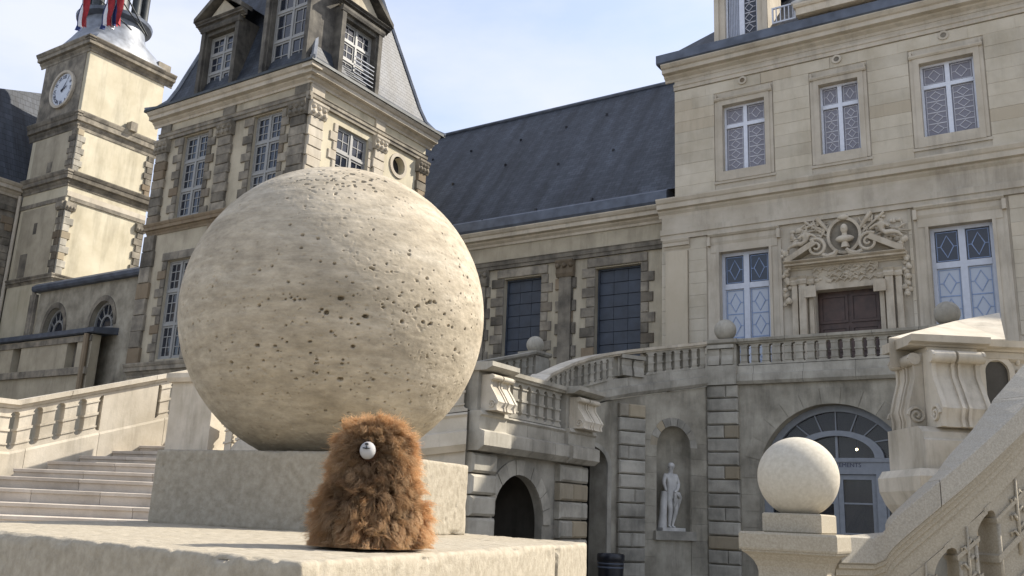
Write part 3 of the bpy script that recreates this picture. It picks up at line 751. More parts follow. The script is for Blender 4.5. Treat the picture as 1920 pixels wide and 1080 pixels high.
def quoins(parent, fr, x_in, sx, z0, z1, ch, wl, ws, mat, y1=0.05, name='quoin_stone', ph=0):
    n = max(1, round((z1 - z0) / ch)); h = (z1 - z0) / n
    for k in range(n):
        w = (wl if (k + ph) % 2 else ws) * random.uniform(0.92, 1.08)
        xa, xb = sorted((x_in, x_in + sx * w)); block(parent, fr, round(xa, 2), round(xb, 2), 0, y1, z0 + k * h + 0.006, z0 + (k + 1) * h - 0.006, mat, name, c=0.02)
for a, b in gw:
    quoins(GA, G_, a, -1, 6.6, 10.05, 0.36, 0.52, 0.33, 'sand'); quoins(GA, G_, b, 1, 6.6, 10.05, 0.36, 0.47, 0.28, 'sand', ph=1)
    block(GA, G_, a - 0.30, b + 0.25, 0, 0.07, 10.06, 10.38, 'sand', 'lintel_stone')
    sh = MB(G_); rect_frame(sh, a, b, 6.9, 10.02, 0.06, -0.30, -0.2); s_ = sh.build('shutter', 'shutter', GA)
    q = MB(G_); q.box(a, b, -0.36, -0.32, 6.9, 10.02); q.build('light_stop_board', 'shutter', s_)  # added board, stops light leaking through the gaps between shutter panels
    nz = 7; hz = (10.02 - 6.9 - 0.12) / nz
    for k in range(nz):
        for j in range(3):
            x0 = a + 0.06 + j * (b - a - 0.12) / 3; x1 = a + 0.06 + (j + 1) * (b - a - 0.12) / 3
            MB(G_).box(x0 + 0.006, x1 - 0.006, -0.28, -0.25 + (0.008 if (j + k) % 2 else 0), 6.96 + k * hz + 0.012, 6.96 + (k + 1) * hz - 0.012).build('shutter_panel', 'shutter', s_)
for xc in (-15.15, -18.75):
    mb = MB(G_); mb.box(xc - 0.24, xc + 0.24, 0, 0.12, 6.4, 9.82); mb.build('pilaster', 'sand', GA)
    quoins(GA, G_, xc - 0.25, -1, 6.6, 9.8, 0.40, 0.16, 0.03, 'sand', y1=0.07); quoins(GA, G_, xc + 0.25, 1, 6.6, 9.8, 0.40, 0.16, 0.03, 'sand', y1=0.07)
    q = MB(G_); q.prof([(0, 9.82), (0.14, 9.82), (0.20, 9.95), (0.18, 10.2), (0.26, 10.36), (0.26, 10.42), (0, 10.42)], xc - 0.34, xc + 0.34)
    for s_ in (-0.26, 0, 0.26): q.ball((xc + s_, 0.22, 10.22), 0.09, 8, 6)
    q.build('pilaster_capital', 'sand', GA)

# ------------------------------------------------------------------ corner pavilion
PV = thing('corner_pavilion', 'tall stone and plaster pavilion with steep slate roof and pedimented dormers', 'building', (-25.9, 23.4, 0))
PF = Frame((0, 20.15, 0), (1, 0)); PR = Frame((-21.85, 0, 0), (0, 1))
fx0, fx1, ry0, ry1 = -29.9, -21.85, 20.15, 26.6
fwn = [(-28.42, -27.0), (-24.52, -23.10)]
fh = [(a, b, z0, z1) for a, b in fwn for z0, z1 in ((11.95, 15.24), (6.62, 10.3))]
rw = (21.62, 23.24); rh = [(rw[0], rw[1], 11.95, 14.98), (rw[0], rw[1], 6.62, 10.3)]
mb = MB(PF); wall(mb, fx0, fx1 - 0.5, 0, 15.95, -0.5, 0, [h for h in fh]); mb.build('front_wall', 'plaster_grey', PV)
mb = MB(PR); wall(mb, ry0, ry1, 0, 15.95, -0.5, 0, rh + [(24.61, 25.37, 14.24, 14.98)])
mb.spandrel(24.99, 14.61, 0.38, 14.98, 24.61, 25.37, -0.5, 0)
mb.prism([(24.61, 14.61)] + [(24.99 - 0.38 * math.cos(PI * i / 24), 14.61 - 0.38 * math.sin(PI * i / 24)) for i in range(1, 13)] + [(24.61, 14.23)], -0.5, 0)
mb.prism([(25.37, 14.61)] + [(24.99 + 0.38 * math.cos(PI * i / 24), 14.61 - 0.38 * math.sin(PI * i / 24)) for i in range(1, 13)] + [(25.37, 14.23)], -0.5, 0)
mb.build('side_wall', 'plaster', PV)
mb = MB(); mb.box(fx0, fx0 + 0.4, 20.65, 26.6, 0, 16.0); mb.box(fx0 + 0.4, fx1 - 0.5, 26.2, 26.6, 0, 16.0); mb.box(fx0 + 0.4, fx1 - 0.5, 20.65, 26.2, 15.7, 16.0); mb.box(fx0 + 0.4, fx1 - 0.5, 20.65, 26.2, 11.3, 11.6); mb.build('inner_walls', 'plaster_grey', PV)
q = MB(PR); q.arch_band(24.99, 14.61, 0.36, 0.50, 0, 0.05, n=24, a1=2 * PI); q.build('oculus_ring', 'trim', PV)
q = MB(PR); q.prism([(24.99 + 0.36 * math.cos(2 * PI * k / 20), 14.61 + 0.36 * math.sin(2 * PI * k / 20)) for k in range(20)], -0.3, -0.28); q.build('oculus_pane', 'pane', PV)
for fr, x0, x1 in ((PF, fx0, fx1), (PR, ry0, ry1)):
    e0 = 0.0 if fr is PF else 0.0
    mb = MB(fr); mb.prof([(0, 15.28), (0.10, 15.28), (0.10, 15.40), (0.14, 15.42), (0.14, 15.52), (0.17, 15.56), (0, 15.58)], x0 - (0.0 if fr is PF else 0.17), x1 + (0.17 if fr is PF else 0)); mb.build('architrave', 'sand', PV)
    mb = MB(fr); cornice(mb, x0 - (0.45 if fr is PF else 0.0), x1 + (0.0 if fr is PF else 0.3), 15.95, 16.48, 0.5); mb.build('cornice', 'trim', PV)
    mb = MB(fr); cornice(mb, x0, x1, 11.42, 11.84, 0.26); mb.build('string_course', 'sand', PV)
    mb = MB(fr); cornice(mb, x0, x1, 6.0, 6.5, 0.26); mb.build('base_course', 'sand', PV)
cb = MB(); 
for z0, z1, o in ((15.95, 16.04, 0.08), (16.04, 16.17, 0.19), (16.17, 16.32, 0.36), (16.32, 16.48, 0.49)):
    cb.box(fx1 + 0.002, fx1 + o, 20.15 - o, 20.148, z0, z1 - 0.002)
cb.build('cornice_corner', 'trim', PV)
# gutter edge all round and the concave roof
ev = 0.56
q = MB()
q.box(fx0 - ev, fx1 + ev, 20.15 - ev, 20.15 - ev + 0.5, 16.48, 16.58); q.box(fx1 + ev - 0.5, fx1 + ev, 20.15 - ev + 0.5, 27.1, 16.48, 16.58)
q.box(fx0 - ev, fx0 - ev + 0.5, 20.15 - ev + 0.5, 27.1, 16.48, 16.58); q.build('eaves_gutter', 'bronze', PV)
apx, apy = -25.9, 23.5
lv = [(ev - 0.02, 16.585), (0.22, 16.72), (-0.05, 17.05), (-0.25, 17.6), (-2.9, 27.0)]
def rc(o, z):
    return [(fx0 - o, 20.15 - o, z), (fx1 + o, 20.15 - o, z), (fx1 + o, 26.6 + o, z), (fx0 - o, 26.6 + o, z)]
qs = []
for (o0, z0), (o1, z1) in zip(lv, lv[1:]):
    a, b = rc(o0, z0), rc(o1, z1)
    for k in range(4): qs.append([a[k], a[(k + 1) % 4], b[(k + 1) % 4], b[k]])
qs.append(rc(*lv[-1]))
slope_mesh(qs, 'roof', 'slate', PV)
a, b = rc(*lv[2]), rc(*lv[-1])
hp = MB()
for k in range(4): hp.tube([rc(*l)[k] for l in lv], 0.10, 6)
hp.build('hip_capping', 'leadlight', PV)
# pilasters, capitals, quoins
def pil(fr, xa, xb, d=0.14, cap=True, mat='sand', base=11.84, top=14.75):
    n = 8; h = (top - base) / n
    for k in range(n):
        e = 0.0 if k % 2 else 0.05
        block(PV, fr, xa - e, xb + e, 0, d - (0 if k % 2 else 0.02), base + k * h + 0.006, base + (k + 1) * h - 0.006, mat, 'pilaster_stone')
    if cap:
        q = MB(fr); q.prof([(0, top), (d + 0.02, top), (d + 0.08, top + 0.12), (d + 0.05, top + 0.3), (d + 0.13, top + 0.44), (d + 0.13, top + 0.52), (0, top + 0.52)], xa - 0.08, xb + 0.08)
        for s_ in (0.1, 0.5, 0.9):
            for zz in (0.14, 0.32): q.ball((xa + (xb - xa) * s_, d + 0.06, top + zz), 0.085, 7, 5)
        q.build('pilaster_capital', mat, PV)
pil(PF, -26.28, -25.62); pil(PF, -22.55, -21.86); pil(PF, -29.9, -29.3)
pil(PR, 20.16, 20.80, mat='trim'); pil(PR, 23.50, 24.05, mat='trim'); pil(PR, 26.1, 26.58)
for xa, xb in ((-26.28, -25.62), (-22.55, -21.86), (-29.9, -29.3)): 
    block(PV, PF, xa, xb, 0, 0.08, 15.59, 15.94, 'sand', 'frieze_block')
    pil(PF, xa, xb, cap=False, base=6.5, top=11.4)
for xa, xb in ((20.16, 20.8), (23.5, 24.05)): block(PV, PR, xa, xb, 0, 0.08, 15.59, 15.94, 'trim', 'frieze_block')
for a, b in fwn:
    for z0, z1 in ((11.86, 15.24), (6.55, 10.3)):
        quoins(PV, PF, a, -1, z0, z1, 0.34, 0.50, 0.26, 'sand', y1=0.06); quoins(PV, PF, b, 1, z0, z1, 0.34, 0.42, 0.22, 'sand', y1=0.06, ph=1)
    block(PV, PF, a - 0.3, b + 0.3, 0, 0.07, 10.31, 10.62, 'sand', 'lintel_stone')
    window(PV, PF, a, b, 11.95, 15.24, -0.19, 'offwhite', 'pane', [13.05, 14.2], fw_=0.06, bw=0.09, small=(2, 3))
    window(PV, PF, a, b, 6.62, 10.3, -0.19, 'offwhite', 'pane', [7.9, 9.15], fw_=0.06, bw=0.09, small=(2, 3))
quoins(PV, PR, rw[0], -1, 11.86, 14.98, 0.36, 0.40, 0.2, 'trim', y1=0.05); quoins(PV, PR, rw[1], 1, 11.86, 14.98, 0.36, 0.22, 0.14, 'trim', y1=0.05, ph=1)
window(PV, PR, rw[0], rw[1], 11.95, 14.98, -0.17, 'offwhite', 'pane', [13.05, 14.05], fw_=0.06, bw=0.09, small=(2, 2))
window(PV, PR, rw[0], rw[1], 6.62, 10.3, -0.17, 'offwhite', 'pane', [7.9, 9.15], fw_=0.06, bw=0.09, small=(2, 3))
def dormer(fr, xa, xb, z0, z1, zp, depth, shade, rail=False):
    d = MB(fr)
    wa, wb = xa + 0.27, xb - 0.27
    wall(d, xa, xb, z0, z1, -depth, 0, [(wa, wb, z0 + 0.25, z1 - 0.35)])
    d.box(xa, xa + 0.2, 0, 0.10, z0, z1 - 0.2); d.box(xb - 0.2, xb, 0, 0.10, z0, z1 - 0.2)
    d.prof([(0, z1 - 0.2), (0.12, z1 - 0.2), (0.16, z1 - 0.1), (0.16, z1), (0, z1)], xa - 0.06, xb + 0.06)
    cx = (xa + xb) / 2
    dm = d.build('dormer', shade, PV)
    p = MB(fr)
    p.prism([(xa - 0.1, z1 + 0.002), (xb + 0.1, z1 + 0.002), (cx, zp - 0.25)], -0.1, 0.06)
    p.build('tympanum', 'plaster_grey', dm)
    p = MB(fr)
    cornice(p, xa - 0.28, xb + 0.28, z1 + 0.004, z1 + 0.22, 0.3)
    for sx in (-1, 1):
        e = cx + sx * ((xb - xa) / 2 + 0.30); pl = [(e, z1 + 0.22), (e, z1 + 0.40), (cx, zp + 0.1), (cx, zp - 0.14)]
        p.prism(pl if sx < 0 else pl[::-1], -0.2, 0.34)
    p.build('pediment', shade, dm)
    slope_mesh([[fr.P(xa - 0.3, -0.2, z1 + 0.36), fr.P(cx, -0.2, zp + 0.06), fr.P(cx, -depth - 1.2, zp + 0.06), fr.P(xa - 0.3, -depth - 1.2, z1 + 0.36)], [fr.P(cx, -0.2, zp + 0.06), fr.P(xb + 0.3, -0.2, z1 + 0.36), fr.P(xb + 0.3, -depth - 1.2, z1 + 0.36), fr.P(cx, -depth - 1.2, zp + 0.06)]], 'dormer_roof', 'slate', dm)
    w = window(dm, fr, wa, wb, z0 + 0.25, z1 - 0.35, -0.3, 'offwhite', 'pane', [z0 + 0.25 + (z1 - z0 - 0.6) * k / 3 for k in (1, 2)], fw_=0.06, bw=0.08, small=(2, 2))
    for ch in list(w.children): ch.parent = dm
    if rail:
        r_ = MB(fr)
        for k in range(6): r_.box(wa + 0.6, wb, 0.02, 0.05, z0 + 0.35 + k * 0.16, z0 + 0.39 + k * 0.16)
        r_.build('window_grille', 'lead', dm)
PF2 = Frame((0, 20.1, 0), (1, 0)); PR2 = Frame((-21.8, 0, 0), (0, 1))
dormer(PF2, -28.05, -25.9, 16.7, 19.65, 20.9, 1.6, 'dormerstone'); dormer(PF2, -24.5, -22.1, 16.7, 20.9, 22.4, 1.9, 'dormerstone'); dormer(PR2, 21.2, 23.4, 16.7, 19.5, 20.9, 1.8, 'dormerstone', True)

# ------------------------------------------------------------------ clock tower
T = thing('clock_tower', 'square plaster clock tower with a round lead base and open lantern on top', 'tower', (-44.85, 26.2, 0))
TF = Frame((0, 24, 0), (1, 0)); TR = Frame((-42.8, 0, 0), (0, 1))
tx0, tx1, ty0, ty1 = -46.9, -42.8, 24.0, 28.55
mb = MB(); mb.box(tx0, tx1, ty0, ty1, 0, 24.6); mb.build('wall', 'plaster', T)
q = MB(TF); q.box(tx0 + 0.0, tx1 - 0.30, 0, 0.03, 21.06, 24.5); q.build('clock_panel', 'sand', T)
q = MB(TF); q.box(tx0 + 0.35, tx1 - 0.45, 0, 0.02, 17.85, 20.05); q.box(tx0 + 0.3, tx1 - 0.6, 0, 0.02, 12.3, 16.1); q.build('front_panel', 'plaster_grey', T)
def belt(z0, z1, o, mat, name):
    mb = MB(TF); cornice(mb, tx0 - o, tx1, z0, z1, o); mb.build(name, mat, T)
    mb = MB(TR); cornice(mb, ty0, ty1 + o, z0, z1, o); mb.build(name, mat, T)
    c = MB(); n = 5
    for k in range(n):
        e = o * (0.16, 0.37, 0.74, 0.84, 0.97)[k]; zz = [0, 0.18, 0.42, 0.70, 0.86, 1.0]
        c.box(tx1 + 0.002, tx1 + e, ty0 - e, ty0 - 0.002, z0 + (z1 - z0) * zz[k], z0 + (z1 - z0) * zz[k + 1] - 0.001)
    c.build(name, mat, T)
belt(24.5, 25.2, 0.45, 'sand', 'cornice'); belt(20.1, 21.0, 0.32, 'sand', 'string_course'); belt(17.0, 17.75, 0.34, 'sand', 'string_course'); belt(12.0, 12.35, 0.2, 'sand', 'string_course')
q = MB(TR); q.box(ty0, ty1, 0, 0.06, 16.45, 16.72); q.build('band', 'trim', T)
q = MB(TR); q.box(ty0 + 0.2, ty1, 0, 0.07, 16.25, 16.44); q.build('band', 'sand', T)
q = MB(TF); q.box(tx0, tx1, 0, 0.05, 16.2, 16.42); q.build('band', 'sand', T)
for fr, x0, sx in ((TF, tx1, -1), (TR, ty0, 1), (TR, ty1, -1)):
    for z0, z1 in ((17.75, 20.1), (12.36, 15.7)):
        quoins(T, fr, x0, sx, z0, z1, 0.36, 0.52, 0.36, 'sand' if fr is TF or sx < 0 else 'grey', y1=0.09)
    c = MB(fr); xa, xb = sorted((x0 - sx * 0.05, x0 + sx * 0.52)); c.prof([(0, 15.7), (0.14, 15.7), (0.2, 15.9), (0.2, 16.1), (0, 16.18)], xa, xb)
    for s_ in (0.08, 0.25, 0.42): c.ball((x0 + sx * s_, 0.14, 15.85), 0.10, 7, 5)
    c.build('capital', 'sand', T)
for z0, z1, xa, xb in ((14.7, 15.3, -45.3, -45.0), (12.45, 13.7, -46.1, -45.45), (18.0, 18.6, -45.05, -44.6)):
    q = MB(TF); q.box(xa, xb, 0.021, 0.03, z0, z1); q.build('small_window', 'sand', T)
q = MB(TR); q.box(26.6, 27.0, 0.04, 0.5, 20.95, 21.45); q.build('vent_box', 'sand', T)
q = MB(TF); q.tube([(-46.93, 0.14, 17.0), (-46.93, 0.14, 7.4)], 0.09, 8); q.build('downpipe', 'trim', T)
# clock
ccx, ccz, cr_ = -44.76, 22.70, 0.93
q = MB(TF); q.arch_band(ccx, ccz, cr_, cr_ + 0.15, 0.03, 0.16, n=40, a1=2 * PI); ck = q.build('clock_surround', 'trim', T)
q = MB(TF); q.prism([(ccx + cr_ * math.cos(2 * PI * k / 48), ccz + cr_ * math.sin(2 * PI * k / 48)) for k in range(48)], 0.035, 0.06); q.build('dial', 'dial', ck)
for k, s in enumerate('XII I II III IIII V VI VII VIII IX X XI'.split()):
    a = PI / 2 - k * PI / 6; o = put('numeral', text_mesh(s, 0.29, 0.006), 'navy', ck)
    place(o, TF, ccx + 0.72 * math.cos(a), 0.07, ccz + 0.72 * math.sin(a), ck, a - PI / 2)
for l, w, h_ in ((0.68, 0.05, 1.15), (0.45, 0.07, 2.3)):
    a = PI / 2 - h_ * PI / 6; dx, dz = math.cos(a), math.sin(a); q = MB(TF)
    q.prism([(ccx - dx * 0.15 - dz * w, ccz - dz * 0.15 + dx * w), (ccx - dx * 0.15 + dz * w, ccz - dz * 0.15 - dx * w), (ccx + dx * l, ccz + dz * l)], 0.085, 0.095); q.build('clock_hand', 'navy', ck)
# bell-shaped lead base and lantern
tc_ = Vector((-44.85, 26.27, 0)); mb = MB(); n = 40; rr = []
for t in [k / 10 for k in range(11)]:
    z = 25.2 + 2.35 * t; blend = min(1, t * 1.6); cr2 = 2.45 - 0.85 * t ** 0.55
    ring = []
    for k in range(n):
        a = 2 * PI * k / n; sq = min(2.28 / max(abs(math.cos(a)), 1e-6), 2.45 / max(abs(math.sin(a)), 1e-6)); r_ = (1 - blend) * sq * (1 - 0.2 * t) + blend * cr2
        ring.append(tc_ + Vector((r_ * math.cos(a), r_ * math.sin(a), z)))
    rr.append(ring)
mb.rings(rr); mb.build('lead_base', 'leadlight', T, smooth=True)
mb = MB(); mb.lathe([(1.6, 27.5), (1.98, 27.62), (2.02, 27.8), (1.9, 27.86), (0.1, 27.9)], tc_, 40); mb.build('drum_rim', 'lead', T, smooth=True)
for k in range(8):
    a = 2 * PI * k / 8 + 0.2; c = tc_ + Vector((1.42 * math.cos(a), 1.42 * math.sin(a), 0)); q = MB()
    q.lathe([(0.34, 27.86), (0.34, 28.05), (0.25, 28.15), (0.24, 32.2), (0.34, 32.4), (0.34, 32.6)], c, 10); q.build('column', 'bronze', T, smooth=True)
q = MB(); q.lathe([(0.7, 27.88), (0.62, 28.4), (0.55, 32.4)], tc_, 12); q.build('lantern_core', 'bronze', T, smooth=True)
q = MB(); q.lathe([(1.7, 32.6), (1.95, 32.8), (1.9, 33.0), (1.7, 33.4), (1.1, 34.9), (0.3, 35.8), (0.05, 36.5)], tc_, 24); q.build('lantern_dome', 'lead', T, smooth=True)
q = MB(); q.box(tx0 + 3.0, tx1 + 0.1, ty1 - 0.6, ty1 + 0.2, 25.2, 25.75); q.build('chimney_stub', 'sand', T)
# flags hanging in front of the lantern
fl = (((166, 8), (-0.5, -0.3), ('blue', 'whitecloth', 'red'), 'striped blue, white and red flag furled at the outer edge of the lantern'),
      ((212, 6), (0.1, -0.5), ('blue', 'whitecloth', 'red'), 'red tipped flag hanging between two lantern columns'),
      ((229, 6), (0.4, -0.4), ('whitecloth', 'blue', 'red'), 'red, blue and white flag hanging nearest the lantern core'))
for (u, v), dr_, cols, lab in fl:
    top = at(u, v - 30, 46.5); ft = thing('flag', lab, 'flag', top, 'flags on the clock tower lantern')
    q = MB(); q.tube([top, top + Vector((-dr_[0] * 1.6, 2.2, -1.5))], 0.04, 6); q.build('flagpole', 'bronze', ft)
    for k, c in enumerate(cols):
        q = MB(); n = 8; ra, rb = [], []
        for j in range(n + 1):
            t = j / n; w = 0.50 * (0.6 + 0.4 * t); zz = -0.1 - 2.2 * t + 0.12 * k
            off = [(-0.5 + (k + i / 4) / 3) for i in range(5)]
            for i in range(5):
                x = off[i] * w * 2.0; y = 0.13 * math.sin(i * 2.2 + k * 1.7 + t * 4)
                q.v.append(top + Vector((x * 0.9, y - 0.05 * k, zz - 0.25 * (k == 2) * t - 0.2 * abs(off[i]) * math.sin(i * 3))))
        for j in range(n):
            for i in range(4): q.f.append([j * 5 + i, j * 5 + i + 1, j * 5 + i + 6, j * 5 + i + 5])
        q.build('cloth', c, ft, smooth='all')

# ------------------------------------------------------------------ arcade wall between tower and pavilion
A = thing('arcade_wall', 'low grey plaster wing with two arched fanlight windows under a lead coping', 'building', (-37, 24, 0))
AF = Frame((0, 23.6, 0), (1, 0))
ax0, ax1 = -42.9, -29.9
ahs = [(-42.15, -40.45, 9.0, 10.42), (-38.4, -36.6, 9.0, 10.42)]
mb = MB(AF); wall(mb, ax0, ax1, 0, 11.3, -0.5, 0, ahs)
for a, b, z0, z1 in ahs: mb.spandrel((a + b) / 2, 9.25, (b - a) / 2, z1, a, b, -0.5, 0, k=1.15 / ((b - a) / 2))
mb.build('wall', 'greywall', A)
for a, b, z0, z1 in ahs:
    cx, r_ = (a + b) / 2, (b - a) / 2
    pn = MB(AF); pn.box(a, b, -0.32, -0.30, z0, 10.42); p_ = pn.build('window', 'pane', A)
    q = MB(AF); q.arch_band(cx, 9.25, r_ - 0.09, r_, -0.298, -0.22, n=16, k=1.15 / r_); q.arch_band(cx, 9.25, 0.36, 0.44, -0.298, -0.23, n=12, k=1.15 / r_)
    for k in range(1, 6):
        t = PI * k / 6; q.tube([(cx - 0.44 * math.cos(t), -0.26, 9.25 + 0.44 * math.sin(t) * 1.3), (cx - (r_ - 0.08) * math.cos(t), -0.26, 9.25 + 1.07 * math.sin(t))], 0.03, 4)
    q.box(a, b, -0.298, -0.24, 9.17, 9.25); q.build('glazing_bars', 'offwhite', p_)
    q = MB(AF); q.arch_band(cx, 9.25, r_, r_ + 0.2, 0, 0.04, n=16, k=1.15 / r_); q.build('arch_moulding', 'sand', A)
mb = MB(AF); mb.prof([(0, 11.3), (0.25, 11.3), (0.32, 11.4), (0.32, 11.55), (0.1, 11.72), (0, 11.75), (-0.5, 11.75), (-0.5, 11.3)], ax0 - 0.3, ax1); mb.build('coping', 'lead', A)
mb = MB(AF); mb.prof([(0, 8.72), (1.1, 8.62), (1.2, 8.66), (1.2, 8.86), (0, 9.04)], -47.5, -36.1); mb.build('lower_coping', 'lead', A)
LF = Frame((0, 22.6, 0), (1, 0))
dh = [(-42.6, -41.9, 7.2, 8.4), (-38.2, -37.45, 7.2, 8.4), (-46.2, -45.5, 7.2, 8.4)]
mb = MB(LF); wall(mb, -47.4, -36.4, 0, 8.6, -0.4, 0, [h for h in dh]); mb.build('lower_wall', 'plaster_grey', A)
for a, b, z0, z1 in dh:
    q = MB(LF); q.box(a, b, -0.38, -0.35, z0, z1); q.build('door', 'sand', A)
q = MB(LF); q.box(-47.4, -36.4, 0, 0.06, 8.3, 8.55); q.box(-47.4, -36.4, 0, 0.15, 6.85, 7.15); q.build('trim_course', 'sand', A)
q = MB(LF); q.tube([(-36.6, 0.15, 8.6), (-36.6, 0.15, 6.2)], 0.12, 8); q.build('downpipe', 'sand', A)
q = MB(TF); q.tube([(-43.2, 0.55, 11.3), (-43.2, 0.55, 8.9)], 0.1, 8); q.box(-43.5, -43.0, 0.41, 0.56, 9.0, 11.2); q.build('corner_pilaster', 'sand', A)

# ------------------------------------------------------------------ side wing at the far left
SW = thing('side_wing', 'grey stone wing with dark slate roof at the tower foot', 'building', (-52, 20, 0))
mb = MB(); mb.box(-58, -47.15, 6, 30, 0, 16.9); mb.build('wall', 'sand', SW)
SF = Frame((-47.15, 0, 0), (0, 1))
mb = MB(SF); cornice(mb, 6, 23.9, 16.9, 17.6, 0.5); mb.build('cornice', 'trim', SW)
mb = MB(SF); mb.box(6, 23.9, 0, 0.08, 16.1, 16.4); mb.box(6, 23.9, 0, 0.14, 11.7, 12.1); mb.build('string_course', 'sand', SW)
for k in range(5):
    quoins(SW, SF, 23.8 - k * 3.4, -1, 8, 15.8, 0.4, 0.6, 0.4, 'sand', y1=0.1)
q1, q2 = at(84, 176, 53), at(-60, 305, 53)
slope_mesh([[(-46.8, 6, 17.6), (-46.8, 28, 17.6), q1, q2 + Vector((0, -12, -3))], [(-58, 30, 17.6), (-58, 6, 17.6), q2 + Vector((0, -12, -3)), q1]], 'roof', 'slate', SW)

# ------------------------------------------------------------------ terrace wall with the arched entrance
TW = thing('terrace_wall', 'grey rusticated terrace wall with a wide arched glass entrance and statue niche', 'wall', (-5.65, 23.6, 0))
TT = Frame((0, 23.6, 0), (1, 0))
acx, ar, azs = -5.68, 1.87, 2.92
mb = MB(TT); wall(mb, -8.9, -2.4, 0, 5.36, -0.55, 0, [(acx - ar, acx + ar, 0, azs + ar)])
mb.spandrel(acx, azs, ar, azs + ar, acx - ar, acx + ar, -0.55, 0, n=16)
mb.build('wall', 'greywall', TW)
q = MB(TT); q.box(-8.9, -2.4, -2.4, -0.55, 5.2, 5.36); q.build('terrace_floor', 'step', TW)
for k in range(13):                      # voussoirs
    a0, a1 = PI * k / 13, PI * (k + 1) / 13; q = MB(TT); q.arch_band(acx, azs, ar + 0.002, ar + 0.42, 0, 0.012 + 0.006 * (k % 2), n=3, a0=a0 + 0.004, a1=a1 - 0.004); q.build('voussoir', 'greywall', TW)
for x0, x1 in ((-8.92, -8.06), (-3.28, -2.42)):
    h = 5.36 / 15
    for k in range(15):
        z0, z1 = k * h + 0.012, (k + 1) * h - 0.012
        if (k * 7 + int(x1)) % 3: block(TW, TT, x0, x1, 0, 0.13, z0, z1, 'grey', c=0.035)
        else:
            s_ = x0 + 0.86 * random.choice((0.4, 0.55, 0.62)); block(TW, TT, x0, s_ - 0.004, 0, 0.13, z0, z1, 'grey', c=0.03); block(TW, TT, s_ + 0.004, x1, 0, 0.125, z0, z1, 'grey', c=0.03)
ashlar(TW, TT, -8.03, acx - ar - 0.02, 0.02, 2.9, 0.41, 0.6, [], 0, 0.015, 'greywall')
# entrance: frame, fanlight, doors, dark hall behind
EN = MB(TT); EN.arch_band(acx, azs, ar - 0.16, ar - 0.002, -0.50, -0.36, n=28); EN.box(acx - ar + 0.002, acx - ar + 0.16, -0.5, -0.36, 0, azs); EN.box(acx + ar - 0.16, acx + ar - 0.002, -0.5, -0.36, 0, azs)
EN.box(acx - ar + 0.16, acx + ar - 0.16, -0.50, -0.33, 3.06, 3.20); EN.box(acx - ar + 0.16, acx + ar - 0.16, -0.49, -0.35, 3.20, 3.36); EN.box(acx - ar + 0.16, acx + ar - 0.16, -0.50, -0.32, 3.36, 3.46)
EN.arch_band(acx, 3.46, 0.92, 1.14, -0.50, -0.31, n=24, k=0.60)
for s_ in (-1, 1):
    xa, xb = sorted((acx + s_ * 0.93, acx + s_ * 1.13)); EN.box(xa, xb, -0.5, -0.30, 0, 3.06)
en = EN.build('entrance_frame', 'doorgrey', TW)
q = MB(TT)
for k in range(1, 10):
    t = PI * k / 10; e0, e1 = 1.12, ar - 0.14; p0 = (acx - e0 * math.cos(t), -0.43, 3.46 + 0.6 * e0 * math.sin(t)); p1 = (acx - e1 * math.cos(t), -0.43, azs + e1 * math.sin(t))
    if p1[2] > 3.5: q.tube([p0, p1], 0.022, 4)
q.box(acx - 0.03, acx + 0.03, -0.46, -0.4, 3.46, 4.02)
q.build('fanlight_bar', 'doorgrey', en)
MB(TT).prism([(acx - (ar - 0.16) * math.cos(PI * k / 24), 2.92 + (ar - 0.16) * math.sin(PI * k / 24)) for k in range(25)], -0.47, -0.465).build('fanlight_pane', 'paneclear', en)
for xa, xb in ((acx - ar + 0.16, acx - 1.13), (acx - 0.93, acx), (acx, acx + 0.93), (acx + 1.13, acx + ar - 0.16)):
    q = MB(TT); rect_frame(q, xa + 0.004, xb - 0.004, 0.06, 3.05, 0.12 if xb - xa > 0.8 else 0.05, -0.47, -0.38); zb = [0.9, 1.62, 2.35]
    bars(q, [], zb, xa + 0.124, xb - 0.124, 0.18, 2.93, 0.04, -0.45, -0.39); dl = q.build('glass_door', 'doorgrey', TW)
    e = [0.10] + zb + [3.0]
    for k in range(4): MB(TT).box(xa + 0.06, xb - 0.06, -0.43, -0.425, e[k] + 0.02, e[k + 1] - 0.02).build('pane', 'paneclear', dl)
o = put('sign_lettering', text_mesh('APPARTEMENTS', 0.15, 0.004), 'navy', en); place(o, TT, acx + 0.05, -0.345, 3.28, en)
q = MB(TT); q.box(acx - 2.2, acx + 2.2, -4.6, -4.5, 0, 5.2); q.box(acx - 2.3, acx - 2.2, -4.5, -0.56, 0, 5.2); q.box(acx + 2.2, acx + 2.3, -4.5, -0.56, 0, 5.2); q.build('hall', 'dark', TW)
q = MB(TT); q.tube([(acx - 0.9, -2.2, 0.4), (acx + 0.2, -2.4, 2.4)], 0.12, 6); q.tube([(acx + 0.9, -2.0, 0.2), (acx + 0.1, -2.4, 2.2)], 0.05, 6); q.box(acx - 1, acx + 1.2, -3, -2.6, 0, 1.0); q.build('hall_stair', 'greywall', TW)
hl = thing('hall_lamp', 'small lit lamp glowing behind the fanlight of the arched entrance', 'lamp', TT.P(acx + 0.36, -1.0, 3.72))
lm, t_, b_ = new_mat('lamp glow'); b_.inputs['Emission Color'].default_value = (1, 0.72, 0.42, 1); b_.inputs['Emission Strength'].default_value = 30
q = MB(); q.ball(TT.P(acx + 0.36, -1.0, 3.72), 0.03); q.build('bulb', lm, hl, smooth='all')
q = MB(); q.tube([TT.P(acx + 0.36, -1.0, 3.76), TT.P(acx + 0.36, -1.0, 5.1)], 0.012, 6); q.build('cord', 'black', hl)

